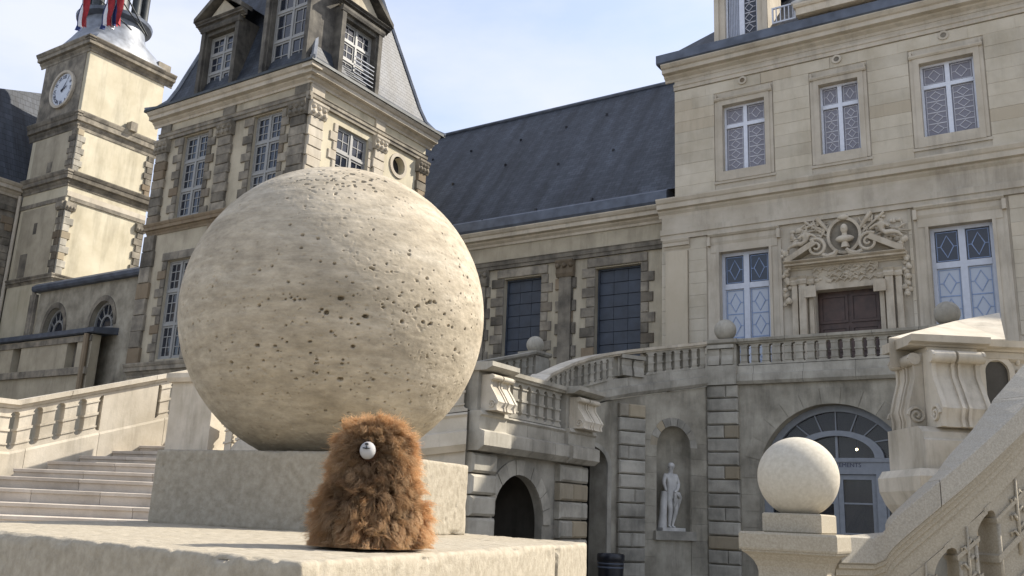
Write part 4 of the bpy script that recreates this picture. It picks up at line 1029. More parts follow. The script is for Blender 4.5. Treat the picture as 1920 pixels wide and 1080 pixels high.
# curved arm of the terrace: three chords coming towards the viewer
CA = [Vector((-8.92, 23.58, 0)), Vector((-10.46, 20.9, 0)), Vector((-10.66, 19.2, 0)), Vector((-10.5, 17.5, 0))]
ZR = [6.58, 5.94, 5.45, 4.86]
frs = [Frame(CA[k + 1], (CA[k] - CA[k + 1])[:2]) for k in range(3)]
lens = [(CA[k] - CA[k + 1]).length for k in range(3)]
# chord 0 holds the niche
n0, n1 = on(frs[0], 1231, 900)[0], on(frs[0], 1294, 900)[0]; ncx, nr = (n0 + n1) / 2, (n1 - n0) / 2
nzb = on(frs[0], 1262, 996)[1]; nzt = on(frs[0], 1262, 799)[1]; nzs = nzt - nr
def chord_wall(k, holes, extra=None):
    fr = frs[k]; L = lens[k]; mb = MB(fr)
    zb0, zb1 = ZR[k + 1] - 1.24, ZR[k] - 1.24; zt = zb0 - 0.05
    wall(mb, 0, L, 0, zt, -0.5, 0, holes)
    mb.prism([(0, zt), (L, zt), (L, zb1), (0, zb0)], -0.5, 0)
    if extra: extra(mb)
    mb.build('wall', 'greywall', TW)
chord_wall(0, [(ncx - nr, ncx + nr, nzb, nzt)], lambda mb: mb.spandrel(ncx, nzs, nr, nzt, ncx - nr, ncx + nr, -0.5, 0))
mb = MB(); rr = []; n = 14
fr = frs[0]
for z in (nzb, nzb + 1, nzs): rr.append([fr.P(ncx - nr * math.cos(PI * k / n), -nr * 0.85 * math.sin(PI * k / n), z) for k in range(n + 1)])
for j in range(1, 7):
    t = PI / 2 * j / 6; rr.append([fr.P(ncx - nr * math.cos(t) * math.cos(PI * k / n), -nr * 0.85 * math.cos(t) * math.sin(PI * k / n), nzs + nr * math.sin(t)) for k in range(n + 1)])
for a, b in zip(rr, rr[1:]):
    for k in range(n): mb.quad(a[k], a[k + 1], b[k + 1], b[k])
mb.build('niche', 'greywall', TW, smooth='all')
q = MB(fr); q.prism([(ncx - nr * math.cos(PI * k / n), -nr * 0.85 * math.sin(PI * k / n)) for k in range(n + 1)], 0, 0.01); q.v = [fr.P(ncx - nr * math.cos(PI * (i % (n + 1)) / n), -nr * 0.85 * math.sin(PI * (i % (n + 1)) / n), nzb - (0.1 if i < n + 1 else 0.0)) for i in range(2 * (n + 1))]; q.build('niche_floor', 'grey', TW)
ashlar(TW, fr, on(fr, 1208, 850)[0], ncx - nr - 0.01, 0.02, nzt, 0.40, 0.45, [], 0, 0.02, 'greywall'); ashlar(TW, fr, ncx + nr + 0.01, lens[0] - 0.02, 0.02, nzt, 0.40, 0.45, [], 0, 0.02, 'greywall')
for k in range(9):
    q = MB(fr); q.arch_band(ncx, nzs, nr + 0.002, nr + 0.22, 0, 0.025 + 0.006 * (k % 2), n=2, a0=PI * k / 9 + 0.01, a1=PI * (k + 1) / 9 - 0.01); q.build('voussoir', 'grey', TW)
q = MB(fr); q.box(ncx - nr - 0.1, ncx + nr + 0.1, 0.03, 0.12, nzb - 0.22, nzb); q.build('niche_sill', 'grey', TW)
# the second rusticated pier on the same chord, the dark side arch on the next
p0_, p1_ = on(frs[0], 1157, 850)[0], on(frs[0], 1206, 850)[0]
h = 0.357
for k in range(13):
    z0, z1 = k * h + 0.012, (k + 1) * h - 0.012
    if z1 > 4.74: break
    if k % 3: block(TW, frs[0], p0_, p1_, 0, 0.13, z0, z1, 'grey', c=0.035)
    else:
        s_ = p0_ + (p1_ - p0_) * random.choice((0.35, 0.5, 0.6)); block(TW, frs[0], p0_, s_ - 0.004, 0, 0.13, z0, z1, 'grey', c=0.03); block(TW, frs[0], s_ + 0.004, p1_, 0, 0.125, z0, z1, 'grey', c=0.03)
chord_wall(2, [])
sa1 = on(frs[1], 1136, 950)[0]; sa0 = sa1 - 1.5; zsa = 3.0
chord_wall(1, [(sa0, sa1, 0, zsa + 0.55)], lambda mb: mb.spandrel((sa0 + sa1) / 2, zsa, 0.75, zsa + 0.55, sa0, sa1, -0.5, 0, k=0.55 / 0.75))
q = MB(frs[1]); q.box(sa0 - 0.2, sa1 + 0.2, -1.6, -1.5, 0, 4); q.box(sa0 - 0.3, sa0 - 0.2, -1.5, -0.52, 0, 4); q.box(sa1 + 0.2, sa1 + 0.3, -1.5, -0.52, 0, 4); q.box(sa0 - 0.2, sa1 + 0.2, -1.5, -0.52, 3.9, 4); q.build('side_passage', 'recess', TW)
q = MB(frs[1]); q.arch_band((sa0 + sa1) / 2, zsa, 0.75, 0.93, 0, 0.04, n=14, k=0.62); q.box(sa1, sa1 + 0.18, 0, 0.04, 0, zsa); q.build('side_arch_moulding', 'grey', TW)

# ------------------------------------------------------------------ terrace and arm balustrades
BT = thing('terrace_balustrade', 'straight grey stone balustrade above the arched entrance', 'balustrade', TT.P(acx, 0, 5.36))
BASE = [(-0.32, -1.22), (0.10, -1.22), (0.16, -1.14), (0.16, -0.96), (0.09, -0.94), (0.07, -0.72), (-0.22, -0.70), (-0.32, -0.70)]
def balustrade(parent, pts, zs, mat, posts_at=(), pitch=0.30, ow=0.125, base=BASE, h=0.585):
    P3 = [Vector((p[0], p[1], z)) for p, z in zip(pts, zs)]
    rail_stones(parent, P3, mat)
    rail_stones(parent, P3, mat, base, 1.3, 'base_stone')
    return P3
rs = [TT.P(-8.92, 0, 6.58), TT.P(-2.4, 0, 6.58)]
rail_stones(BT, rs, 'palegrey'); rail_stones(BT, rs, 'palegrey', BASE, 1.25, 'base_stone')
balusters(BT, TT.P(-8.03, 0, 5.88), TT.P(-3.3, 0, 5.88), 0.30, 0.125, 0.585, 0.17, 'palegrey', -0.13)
def post(parent, fr, xa, xb, zt, mat, slope=0.0, zb=1.22, light=False):
    """Die with a scrolled console on its face."""
    if light: fr = Frame(fr.O - fr.n * 0.08, fr.ex[:2])
    q = MB(fr); q.box(xa, xb, -0.24, 0.075 if light else 0.11, zt - 0.70, zt - 0.125)
    if not light: q.box(xa - 0.02, xb + 0.02, -0.26, 0.19, zt - zb, zt - 0.70)
    q.build('post', mat, parent)
    q = MB(fr); pr = [(0.05, zt - 0.70), (0.20, zt - 0.68), (0.19, zt - 0.56), (0.14, zt - 0.42), (0.17, zt - 0.30), (0.20, zt - 0.26), (0.11, zt - 0.24)]
    w = xb - xa
    for f0, f1 in ((0.08, 0.46), (0.54, 0.92)): q.prof(pr, xa + w * f0, xa + w * f1)
    q.box(xa + w * 0.04, xa + w * 0.96, 0.11, 0.22, zt - 0.235, zt - 0.135); q.build('console', mat, parent)
    if light: return
    q = MB(fr); q.prof([(-0.3, zt), (-0.3, zt - 0.12), (0.14, zt - 0.12), (0.22, zt - 0.08), (0.24, zt + 0.005), (0.23, zt + 0.012), (-0.3, zt + 0.012)], xa - 0.05, xb + 0.05); q.build('post_cap', mat, parent)
post(BT, TT, -8.90, -8.08, 6.58, 'palegrey'); post(BT, TT, -3.24, -2.42, 6.58, 'palegrey')
BA = thing('arm_balustrade', 'curving grey stone balustrade stepping down from the terrace above the statue niche', 'balustrade', CA[1] + Vector((0, 0, 5)))
cp = densify([Vector((c.x, c.y, z)) for c, z in zip(CA[::-1], ZR[::-1])], 5)
rail_stones(BA, cp, 'pale'); rail_stones(BA, cp, 'palegrey', BASE, 1.3, 'base_stone')
for k in range(3):
    a, b = CA[k + 1], CA[k]; za, zb = ZR[k + 1] - 0.71, ZR[k] - 0.71; L = lens[k]; fr = frs[k]
    segs = [(0.05, L - 0.05)]
    if k == 0: segs = [(0.05, p0_ - 0.06), (p1_ + 0.06, L - 0.05)]
    for s0, s1 in segs:
        if s1 - s0 > 0.25:
            A_, B_ = fr.P(s0, 0, za + (zb - za) * s0 / L), fr.P(s1, 0, za + (zb - za) * s1 / L)
            balusters(BA, A_, B_, 0.29, 0.12, 0.60, 0.17, 'palegrey', -0.13)
zt = ZR[1] + (ZR[0] - ZR[1]) * (p0_ + p1_) / 2 / lens[0]
post(BA, frs[0], p0_, p1_, zt - 0.02, 'palegrey', light=True)
# the tight bend at the foot of the arm, a solid sloping coping
bend = densify([Vector((-8.62, 15.86, 4.10)), Vector((-9.4, 15.95, 4.24)), Vector((-10.1, 16.5, 4.48)), Vector((-10.5, 17.5, 4.86))], 6)
rail_stones(BA, bend, 'pale', [(-0.26, 0), (-0.26, -0.13), (0.14, -0.13), (0.18, -0.07), (0.18, 0)], 0.9)
q = MB(); sweep(q, bend, [(-0.14, -0.13), (-0.14, -1.5), (0.08, -1.5), (0.08, -0.13)]); q.build('solid_panel', 'palegrey', BA)

# ------------------------------------------------------------------ landing bastion (the wall running towards the viewer)
LB = thing('landing_bastion', 'stone stair landing on rusticated piers with a dark low arch beneath', 'wall', (-8.55, 14, 0))
WF = Frame((-8.55, 12.0, 0), (0, 1))
al0, al1 = 0.77, 2.44; acx2 = (al0 + al1) / 2
mb = MB(WF); wall(mb, 0.0, 3.92, 0, 2.74, -0.2, -0.05, [(al0, al1, 0, 2.42)])
mb.spandrel(acx2, 1.58, (al1 - al0) / 2, 2.42, al0, al1, -0.2, -0.05, n=14)
mb.build('wall', 'grey', LB)
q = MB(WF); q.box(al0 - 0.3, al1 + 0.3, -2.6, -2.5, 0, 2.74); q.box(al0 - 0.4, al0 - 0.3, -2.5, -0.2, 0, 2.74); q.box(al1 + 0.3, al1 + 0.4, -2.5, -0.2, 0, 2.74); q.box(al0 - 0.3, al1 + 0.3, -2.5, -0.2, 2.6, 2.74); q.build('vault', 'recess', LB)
for k in range(11):
    q = MB(WF); q.arch_band(acx2, 1.58, (al1 - al0) / 2 + 0.002, (al1 - al0) / 2 + 0.26, -0.05, -0.02 + 0.006 * (k % 2), n=2, a0=PI * k / 11 + 0.006, a1=PI * (k + 1) / 11 - 0.006); q.build('voussoir', 'grey', LB)
for xa, xb in ((0.0, 0.72), (2.86, 3.92)):
    h = 2.70 / 8
    for k in range(8):
        z0, z1 = k * h + 0.014, (k + 1) * h - 0.014
        if k % 2 or xa < 1: block(LB, WF, xa, xb, -0.05, 0.10, z0, z1, 'grey' if xa > 1 else 'palegrey', c=0.04)
        else:
            s_ = xa + (xb - xa) * 0.45; block(LB, WF, xa, s_ - 0.004, -0.05, 0.10, z0, z1, 'grey', c=0.035); block(LB, WF, s_ + 0.004, xb, -0.05, 0.095, z0, z1, 'grey', c=0.035)
LBASE = [(-0.4, -1.40), (0.14, -1.40), (0.24, -1.30), (0.24, -1.10), (0.12, -1.06), (0.12, -0.86), (0.16, -0.82), (0.10, -0.78), (-0.3, -0.76), (-0.4, -0.76)]
lw = [Vector((-8.55, 12.0, 4.12)), Vector((-8.55, 15.92, 4.12))]
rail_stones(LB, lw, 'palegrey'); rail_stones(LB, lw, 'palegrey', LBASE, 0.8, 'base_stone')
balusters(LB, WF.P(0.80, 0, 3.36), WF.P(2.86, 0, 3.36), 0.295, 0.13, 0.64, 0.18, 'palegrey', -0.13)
def console_post(parent, fr, xa, xb, zt, hh, mat, y0=0.12, big=1.0, d=0.26):
    """Scroll bracket: a swelling S profile with two ribs and a rolled top, volutes on its cheeks."""
    z0 = zt - hh
    S_ = [(0, 0), (d * 1.15, 0.0), (d * 1.1, 0.10), (d * 1.25, 0.22), (d * 0.95, 0.42), (d * 0.62, 0.62), (d * 0.60, 0.76), (d * 0.8, 0.86), (d * 0.7, 0.93), (0, 0.93)]
    q = MB(fr); q.prof([(y0 + y, z0 + z * hh) for y, z in S_], xa, xb)
    w = xb - xa
    R_ = [(y + 0.018 * big if 0 < i < len(S_) - 1 else y, z) for i, (y, z) in enumerate(S_)]
    for f0, f1 in ((0.0, 0.10), (0.40, 0.47), (0.54, 0.61), (0.90, 1.0)): q.prof([(y0 + y + 0.001, z0 + 0.004 + z * (hh - 0.01)) for y, z in R_], xa + w * f0 + 0.002, xa + w * f1 - 0.002)
    q.tube([(xa - 0.03, y0 + d * 0.80, z0 + hh * 0.86), (xa + w * 0.44, y0 + d * 0.80, z0 + hh * 0.86)], hh * 0.075, 12); q.tube([(xa + w * 0.5, y0 + d * 0.80, z0 + hh * 0.86), (xb + 0.03, y0 + d * 0.80, z0 + hh * 0.86)], hh * 0.075, 12)
    for x in (xa - 0.012, xb + 0.012):
        for cy, cz, r_ in ((y0 + d * 0.80, z0 + hh * 0.86, hh * 0.07), (y0 + d * 0.85, z0 + hh * 0.16, hh * 0.11)):
            pts = [(x, cy + r_ * (1 - t) * math.cos(t * 4 * PI), cz + r_ * (1 - t) * math.sin(t * 4 * PI)) for t in [k / 24 for k in range(23)]]
            q.tube(pts, 0.014 * big, 5)
    q.build('console', mat, parent, smooth=True)
for xa, xb in ((0.0, 0.74), (2.92, 3.92)):
    q = MB(WF); q.box(xa, xb, -0.24, 0.12, 3.36, 4.0); q.build('post', 'palegrey', LB)
    q = MB(WF); q.prof([(0, 2.72), (0.20, 2.72), (0.31, 2.80), (0.31, 3.02), (0.20, 3.06), (0.20, 3.26), (0.25, 3.29), (0.22, 3.355), (0, 3.355)], xa - 0.03, xb + 0.03); q.build('post_base', 'palegrey', LB)
    q = MB(WF); q.prof([(-0.3, 4.12), (-0.3, 4.0), (0.3, 4.0), (0.42, 4.06), (0.42, 4.135), (-0.3, 4.135)], xa - 0.05, xb + 0.04); q.build('post_cap', 'palegrey', LB)
console_post(LB, WF, 0.1, 0.68, 3.99, 0.63, 'pale'); console_post(LB, WF, 3.05, 3.8, 3.99, 0.63, 'pale')
# lower flight leaving the landing towards the left
lf = densify([Vector((-12.6, 10.5, 3.15)), Vector((-11.2, 10.55, 3.45)), Vector((-9.8, 11.1, 3.85)), Vector((-8.6, 11.98, 4.10))], 5)
LBF = thing('flight_balustrade', 'pale stone balustrade of the lower flight, curving behind the huge ball', 'balustrade', (-10.5, 10.6, 2))
rail_stones(LBF, lf, 'pale'); rail_stones(LBF, lf, 'pale', LBASE, 0.9, 'base_stone')
q = MB(); sweep(q, lf, [(-0.3, -1.40), (-0.3, -3.2), (0.05, -3.2), (0.05, -1.40)]); q.build('string_wall', 'pale', LBF)
for a, b in zip(lf[::5], lf[5::5]):
    balusters(LBF, a - Vector((0, 0, 0.76)), b - Vector((0, 0, 0.76)), 0.30, 0.13, 0.64, 0.18, 'pale', -0.13)
NF = Frame((-13.0, 10.3, 0), (0.85, 0.15))
q = MB(NF); q.box(-0.65, 0.28, -0.5, 0.1, 1.5, 3.75); q.build('newel', 'pale', LBF); 
q = MB(NF); q.prof([(-0.55, 3.75), (0.16, 3.75), (0.2, 3.82), (0.2, 3.9), (-0.55, 3.9)], -0.72, 0.35); q.build('newel_cap', 'pale', LBF)
eb = at(464, 855, 15.0); ez = eb.z - 0.29; q = MB(); q.box(eb.x - 0.28, eb.x + 0.28, eb.y - 0.28, eb.y + 0.28, 0.5, ez - 0.1); q.box(eb.x - 0.34, eb.x + 0.34, eb.y - 0.34, eb.y + 0.34, ez - 0.098, ez); q.build('end_post', 'pale', LBF)

# ------------------------------------------------------------------ left staircase
ST = thing('staircase', 'broad worn stone steps climbing beside the pale openwork balustrade', 'steps', at(160, 980, 13) * 1)
SR = [(1.32, (-320, 1010, 10.6), (420, 1006, 11.5)), (1.48, (-300, 975, 11.1), (420, 990, 11.9)), (1.637, (-280, 946, 11.6), (420, 960, 12.3)), (1.82, (-200, 905, 12.2), (420, 934, 12.7)), (1.99, (-20, 893, 13.0), (420, 910, 13.1)),
      (2.13, (26, 882, 14.0), (420, 890, 13.6)), (2.29, (90, 869, 14.8), (420, 872, 14.1)), (2.42, (150, 861, 15.4), (420, 860, 14.7)), (2.55, (212, 848, 15.9), (420, 846, 15.2)), (2.68, (262, 839, 16.3), (430, 837, 15.9)), (2.81, (302, 828, 16.8), (430, 828, 16.5)), (2.94, (337, 822, 17.3), (440, 820, 17.2)), (3.07, (365, 815, 17.8), (440, 812, 17.8))]
for k, (z, l, r_) in enumerate(SR):
    a, b = at(*l), at(*r_); a.z = b.z = 0; dv = (b - a).normalized(); nb = Vector((-dv.y, dv.x, 0))
    cut = [0, random.uniform(0.28, 0.42), random.uniform(0.6, 0.75), 1]
    for j in range(3):
        p, q_ = a.lerp(b, cut[j]) + dv * 0.003, a.lerp(b, cut[j + 1]) - dv * 0.003
        zl = z - (0.17 if k else 1.3); mb = MB()
        poly = [p, q_, q_ + nb * 1.6, p + nb * 1.6 - dv * (0.9 if j == 0 else 0)]
        lip = [p - nb * 0.025, q_ - nb * 0.025]
        mb.rings([[Vector((v.x, v.y, zz)) for v in pl] for zz, pl in ((zl - 0.02, poly), (z - 0.06, poly), (z - 0.05, lip + poly[2:]), (z - 0.008, lip + poly[2:]), (z, poly))])
        mb.build('step', 'step', ST)
q = MB(); q.rings([[Vector((v.x, v.y, zz)) for v in [at(380, 815, 18.2), at(470, 812, 18.2), at(480, 800, 30), at(340, 800, 30)]] for zz in (0, 3.07)]); q.build('landing_floor', 'step', ST)

# ------------------------------------------------------------------ left stair balustrade
SB = thing('stair_balustrade', 'sunlit pale balustrade with oblong openings climbing the broad steps', 'balustrade', at(33, 880, 15))
lp = [at(-260, 742, 13.2), at(30, 751, 15.0), at(355, 693, 17.4), at(425, 681, 18.0)]
lp[0].z = lp[1].z
LR = [(-0.26, 0), (-0.26, -0.14), (0.10, -0.14), (0.12, -0.10), (0.17, -0.08), (0.17, 0)]
LB2 = [(-0.25, -1.45), (0.10, -1.45), (0.10, -0.88), (0.07, -0.84), (-0.25, -0.84)]
rail_stones(SB, lp, 'pale', LR, 1.4); rail_stones(SB, lp, 'pale', LB2, 1.3, 'base_stone')
q = MB(); sweep(q, lp, [(-0.22, -1.45), (-0.22, -3.4), (0.05, -3.4), (0.05, -1.45)]); q.build('string_wall', 'pale', SB)
dn = Vector((0, 0, 0.845))
c0, c1, c2 = lp[1].lerp(lp[2], 0.47), lp[1].lerp(lp[2], 0.80), lp[2]
balusters(SB, lp[0] - dn, lp[1] - dn, 0.37, 0.16, 0.70, 0.2, 'pale', -0.13)
balusters(SB, lp[1] - dn, c0 - dn, 0.36, 0.15, 0.70, 0.2, 'pale', -0.13)
balusters(SB, c1 - dn, c2 - dn, 0.26, 0.13, 0.70, 0.2, 'pale', -0.13)
q = MB(); sweep(q, [c0, c1], [(-0.13, -0.142), (-0.13, -0.845), (0.07, -0.845), (0.07, -0.142)]); q.build('solid_panel', 'pale', SB)

# ------------------------------------------------------------------ balustrade of the far landing, with its ball
FB = thing('landing_balustrade', 'short grey balustrade with square end post in front of the shuttered windows', 'balustrade', at(960, 700, 25))
fb = [at(850, 686, 23.2), at(1000, 659, 26.0)]
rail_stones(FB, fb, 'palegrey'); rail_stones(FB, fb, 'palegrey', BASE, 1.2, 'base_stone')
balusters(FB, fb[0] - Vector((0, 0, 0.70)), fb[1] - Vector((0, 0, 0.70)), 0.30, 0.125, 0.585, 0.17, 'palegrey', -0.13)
FBF = Frame(fb[1] * 1, (fb[1] - fb[0])[:2]); FBF.O.z = 0; fz = fb[1].z
q = MB(FBF); q.box(-0.02, 0.62, -0.45, 0.12, fz - 1.22, fz - 0.12); q.prof([(-0.5, fz + 0.02), (-0.5, fz - 0.10), (0.14, fz - 0.10), (0.19, fz - 0.04), (0.19, fz + 0.02)], -0.08, 0.68); q.build('post', 'palegrey', FB)
q = MB(); sweep(q, [fb[0], fb[1] + (fb[1] - fb[0]).normalized() * 0.6], [(-0.3, -1.22), (-0.3, -7), (0.05, -7), (0.05, -1.22)]); q.build('support_wall', 'greywall', FB)

# ------------------------------------------------------------------ stone balls
def stone_ball(c, r, mat, label, group='stone balls on the posts', n=48):
    c = Vector(c); t = thing('stone_ball', label, 'stone ball', c - Vector((0, 0, r * 0.95)), group)
    rr = []
    for j in range(1, n // 2):
        a = PI * j / (n // 2); z = -math.cos(a) * r; rad = math.sin(a) * r
        if z < -0.9 * r: z = -0.9 * r; rad = 0.44 * r * (0.97 if j % 2 else 1)
        rr.append([c + Vector((rad * math.cos(2 * PI * k / n), rad * math.sin(2 * PI * k / n), z)) for k in range(n)])
    mb = MB(); mb.rings(rr); mb.build('ball', mat, t, smooth=True)
    mb = MB(); mb.lathe([(0.42 * r, -0.97 * r), (0.40 * r, -0.93 * r), (0.46 * r, -0.88 * r)], c, 24); mb.build('neck', mat, t, smooth=True)
    return t
stone_ball(TT.P(-8.42, -0.05, 6.89), 0.30, 'palegrey', 'small grey stone ball on the balustrade post below the first french window', n=32)
stone_ball(TT.P(-2.86, -0.05, 6.89), 0.30, 'palegrey', 'small grey stone ball on the post beside the wider french window', n=32)
stone_ball(FBF.P(0.3, -0.16, fz + 0.25), 0.26, 'palegrey', 'small grey stone ball in front of a dark shutter', n=32)
stone_ball(at(464, 855, 15.0), 0.30, 'pale', 'stone ball mostly hidden behind the nearest pedestal, only its sunlit top showing', n=32)

# ------------------------------------------------------------------ upper post of the opposite flight (scroll console, seen past the near rail)
QP = thing('landing_post', 'large scrolled console post carrying a sunlit coping above the near handrail', 'post', at(1760, 950, 11.4))
QO = at(1694, 636, 11.2); QF = Frame((QO.x, QO.y, 0), (0.82, 0.57)); qz = 4.05
q = MB(QF); q.prof([(-0.5, qz), (-0.5, qz - 0.12), (0.20, qz - 0.12), (0.22, qz - 0.10), (0.30, qz - 0.08), (0.32, qz)], -0.05, 0.92); q.build('coping_stone', 'pale', QP)
q = MB(QF); q.prof([(-0.5, qz), (-0.5, qz - 0.12), (0.08, qz - 0.12), (0.10, qz - 0.10), (0.18, qz - 0.08), (0.20, qz - 0.002)], 0.925, 2.6); q.build('coping_stone', 'pale', QP)
a_, b_, c_, d_ = at(1666, 634, 11.3), at(1885, 636, 11.9), at(1874, 586, 13.6), at(1790, 602, 13.2)
q = MB(); q.rings([[a_, b_ + Vector((0, 0, 0.0)), c_, d_], [v - Vector((0, 0, 0.36)) for v in (a_, b_, c_, d_)]]); q.build('ramped_coping', 'pale', QP)
q = MB(QF); q.prof([(-0.45, qz - 0.122), (0.17, qz - 0.122), (0.15, qz - 0.18), (0.10, qz - 0.22), (0.10, 2.95), (-0.45, 2.95)], 0.20, 0.82); q.build('die', 'pale', QP)
q = MB(QF); q.prof([(-0.45, qz - 0.124), (0.05, qz - 0.124), (0.04, qz - 0.2), (-0.02, qz - 0.24), (-0.02, 2.95), (-0.45, 2.95)], 0.83, 2.5)
q.build('panel', 'pale', QP)
q = MB(QF); q.arch_band(1.13, 3.68, 0.15, 0.22, -0.02, 0.03, n=12); q.arch_band(1.13, 3.30, 0.15, 0.22, -0.02, 0.03, n=12, a0=PI, a1=2 * PI); q.box(0.91, 0.98, -0.02, 0.03, 3.30, 3.68); q.box(1.28, 1.35, -0.02, 0.03, 3.30, 3.68)
for z in (3.2, 3.35, 3.5, 3.65, 3.8):
    q.ball((0.865, 0.0, z), 0.035, 7, 5, (0.8, 1, 1.6)); q.ball((1.41, 0.0, z + 0.03), 0.035, 7, 5, (0.8, 1, 1.6))
q.build('opening_surround', 'pale', QP)
q = MB(QF); q.prism([(1.13 - 0.15 * math.cos(PI * k / 10), 3.68 + 0.15 * math.sin(PI * k / 10)) for k in range(11)] + [(1.13 + 0.15 * math.cos(PI * k / 10), 3.30 - 0.15 * math.sin(PI * k / 10)) for k in range(11)], -0.018, -0.012); q.build('painted_opening', 'recess', QP)  # flat dark plate on the solid panel, painted as an opening's shade
console_post(QP, QF, 0.17, 0.76, qz - 0.13, 0.98, 'pale', y0=0.10, big=1.5, d=0.30)
console_post(QP, Frame(QF.P(0.20, 0, 0), QF.n[:2]), -0.42, 0.09, qz - 0.13, 0.98, 'pale', y0=0.0, big=1.5, d=0.17)
q = MB(QF); q.prof([(-0.5, 2.95), (0.30, 2.95), (0.40, 2.88), (0.42, 2.80), (0.46, 2.78), (0.46, 2.45), (-0.5, 2.45)], -0.04, 0.95); q.build('base_stone', 'pale', QP)
q = MB(); q.rings([[QF.P(x0, -0.5, z), QF.P(1.6, -0.5, z), QF.P(1.6, y1, z), QF.P(x0, y1, z)] for z, x0, y1 in ((2.45, -0.14, 0.52), (2.36, -0.20, 0.60), (2.20, -0.19, 0.58), (2.05, -0.12, 0.50), (1.90, 0.0, 0.36), (1.78, 0.16, 0.2), (1.66, 0.36, 0.02), (1.6, 0.4, 0.0))]); q.build('corbel', 'pale', QP)
q = MB(QF); q.box(0.5, 1.55, -0.6, -0.05, 0, 1.60); q.build('support_wall', 'greywall', QP)

# ------------------------------------------------------------------ near right balustrade with its corner post
RB = thing('handrail_balustrade', 'near stone balustrade whose wide handrail sweeps up over carved arched openings', 'balustrade', (-1.9, 7.05, 0))
pc = Vector((-1.96, 7.05, 0)); PFm = Frame((pc.x, pc.y, 0), (1, 0))
def sq(h0, h1, z0, z1): return None
def square_stack(prof, mat, name, parent, c):
    mb = MB(); mb.rings([[c + Vector((sx * r_, sy * r_, z)) for sx, sy in ((-1, -1), (1, -1), (1, 1), (-1, 1))] for r_, z in prof]); return mb.build(name, mat, parent)
square_stack([(0.345, 1.575), (0.35, 1.59), (0.35, 1.685), (0.34, 1.70)], 'near', 'post_cap', RB, pc)
square_stack([(0.245, 1.43), (0.25, 1.46), (0.27, 1.50), (0.31, 1.545), (0.335, 1.56), (0.335, 1.575)], 'near', 'cap_moulding', RB, pc)
square_stack([(0.30, 0.0), (0.30, 0.3), (0.245, 0.36), (0.243, 1.43)], 'near', 'post', RB, pc)
square_stack([(0.205, 1.70), (0.214, 1.71), (0.214, 1.83), (0.205, 1.84)], 'near', 'plinth', RB, pc)
hp_ = densify([at(1652, 1006, 6.75), at(1676, 973, 6.75), at(1752, 908, 6.75), at(1826, 846, 6.78), at(1930, 748, 6.95), at(2030, 640, 7.4), at(2100, 555, 8.0), at(2140, 480, 8.9)], 4)
hp0 = [Vector((pc.x + 0.30, pc.y - 0.05, 1.70)), at(1640, 1006, 6.76)]
hp0[1].z = 1.695
HR = [(-0.36, 0), (-0.36, -0.17), (-0.02, -0.20), (0.0, -0.19), (0.0, -0.012), (-0.015, 0)]
HM = [(-0.33, -0.20), (-0.33, -0.34), (-0.07, -0.34), (-0.07, -0.29), (-0.05, -0.28), (-0.05, -0.24), (-0.025, -0.23), (-0.025, -0.202)]
full = hp0 + hp_[1:]
rail_stones(RB, full, 'nearrail', HR, 1.15); rail_stones(RB, full, 'near', HM, 2.4, 'rail_moulding')
q = MB(); sweep(q, full, [(-0.30, -0.342), (-0.30, -0.50), (-0.09, -0.50), (-0.09, -0.342)]); q.build('panel_top', 'near', RB)
q = MB(); sweep(q, full, [(-0.32, -1.35), (-0.32, -2.6), (-0.04, -2.6), (-0.04, -1.35)]); q.build('string_wall', 'near', RB)
for i in range(2, len(full) - 1, 4):
    a, b = full[i], full[min(i + 4, len(full) - 1)]; dn = Vector((0, 0, 1.35))
    balusters(RB, a - dn, b - dn, 0.40, 0.185, 0.85, 0.2, 'near', -0.28)
    fr = Frame((a.x, a.y, 0), (b - a)[:2]); L = math.hypot(b.x - a.x, b.y - a.y); sl = (b.z - a.z) / L; n = max(1, round(L / 0.40)); pt = L / n
    for k in range(n):                   # raised rims round the openings and acanthus sprays between them
        x = (k + 0.5) * pt; z = a.z + sl * x - 1.35
        w = pt / 2 - 0.185 / 2
        for s_ in (-1, 1):
            q = MB(fr); q.tube([(x + s_ * (w - 0.015), -0.08, z + 0.12 + sl * s_ * w), (x + s_ * (w - 0.015), -0.08, z + 0.66 + sl * s_ * w)], 0.016, 6)
            q.build('opening_rim', 'near', RB, smooth='all')
        q = MB(fr)
        for j in range(6):
            zz = z + 0.42 + 0.06 * j; s_ = 1 if j % 2 else -1; r_ = 0.075 - 0.006 * j
            q.tube([(x, -0.075, zz), (x + s_ * r_ * 0.6, -0.06, zz + 0.05), (x + s_ * r_, -0.065, zz + 0.035), (x + s_ * r_ * 0.9, -0.07, zz + 0.0)], [0.013, 0.013, 0.011, 0.005], 5)
        q.tube([(x, -0.075, z + 0.3), (x, -0.065, z + 0.85)], [0.016, 0.008], 6)
        q.build('carved_leaf', 'near', RB, smooth='all')

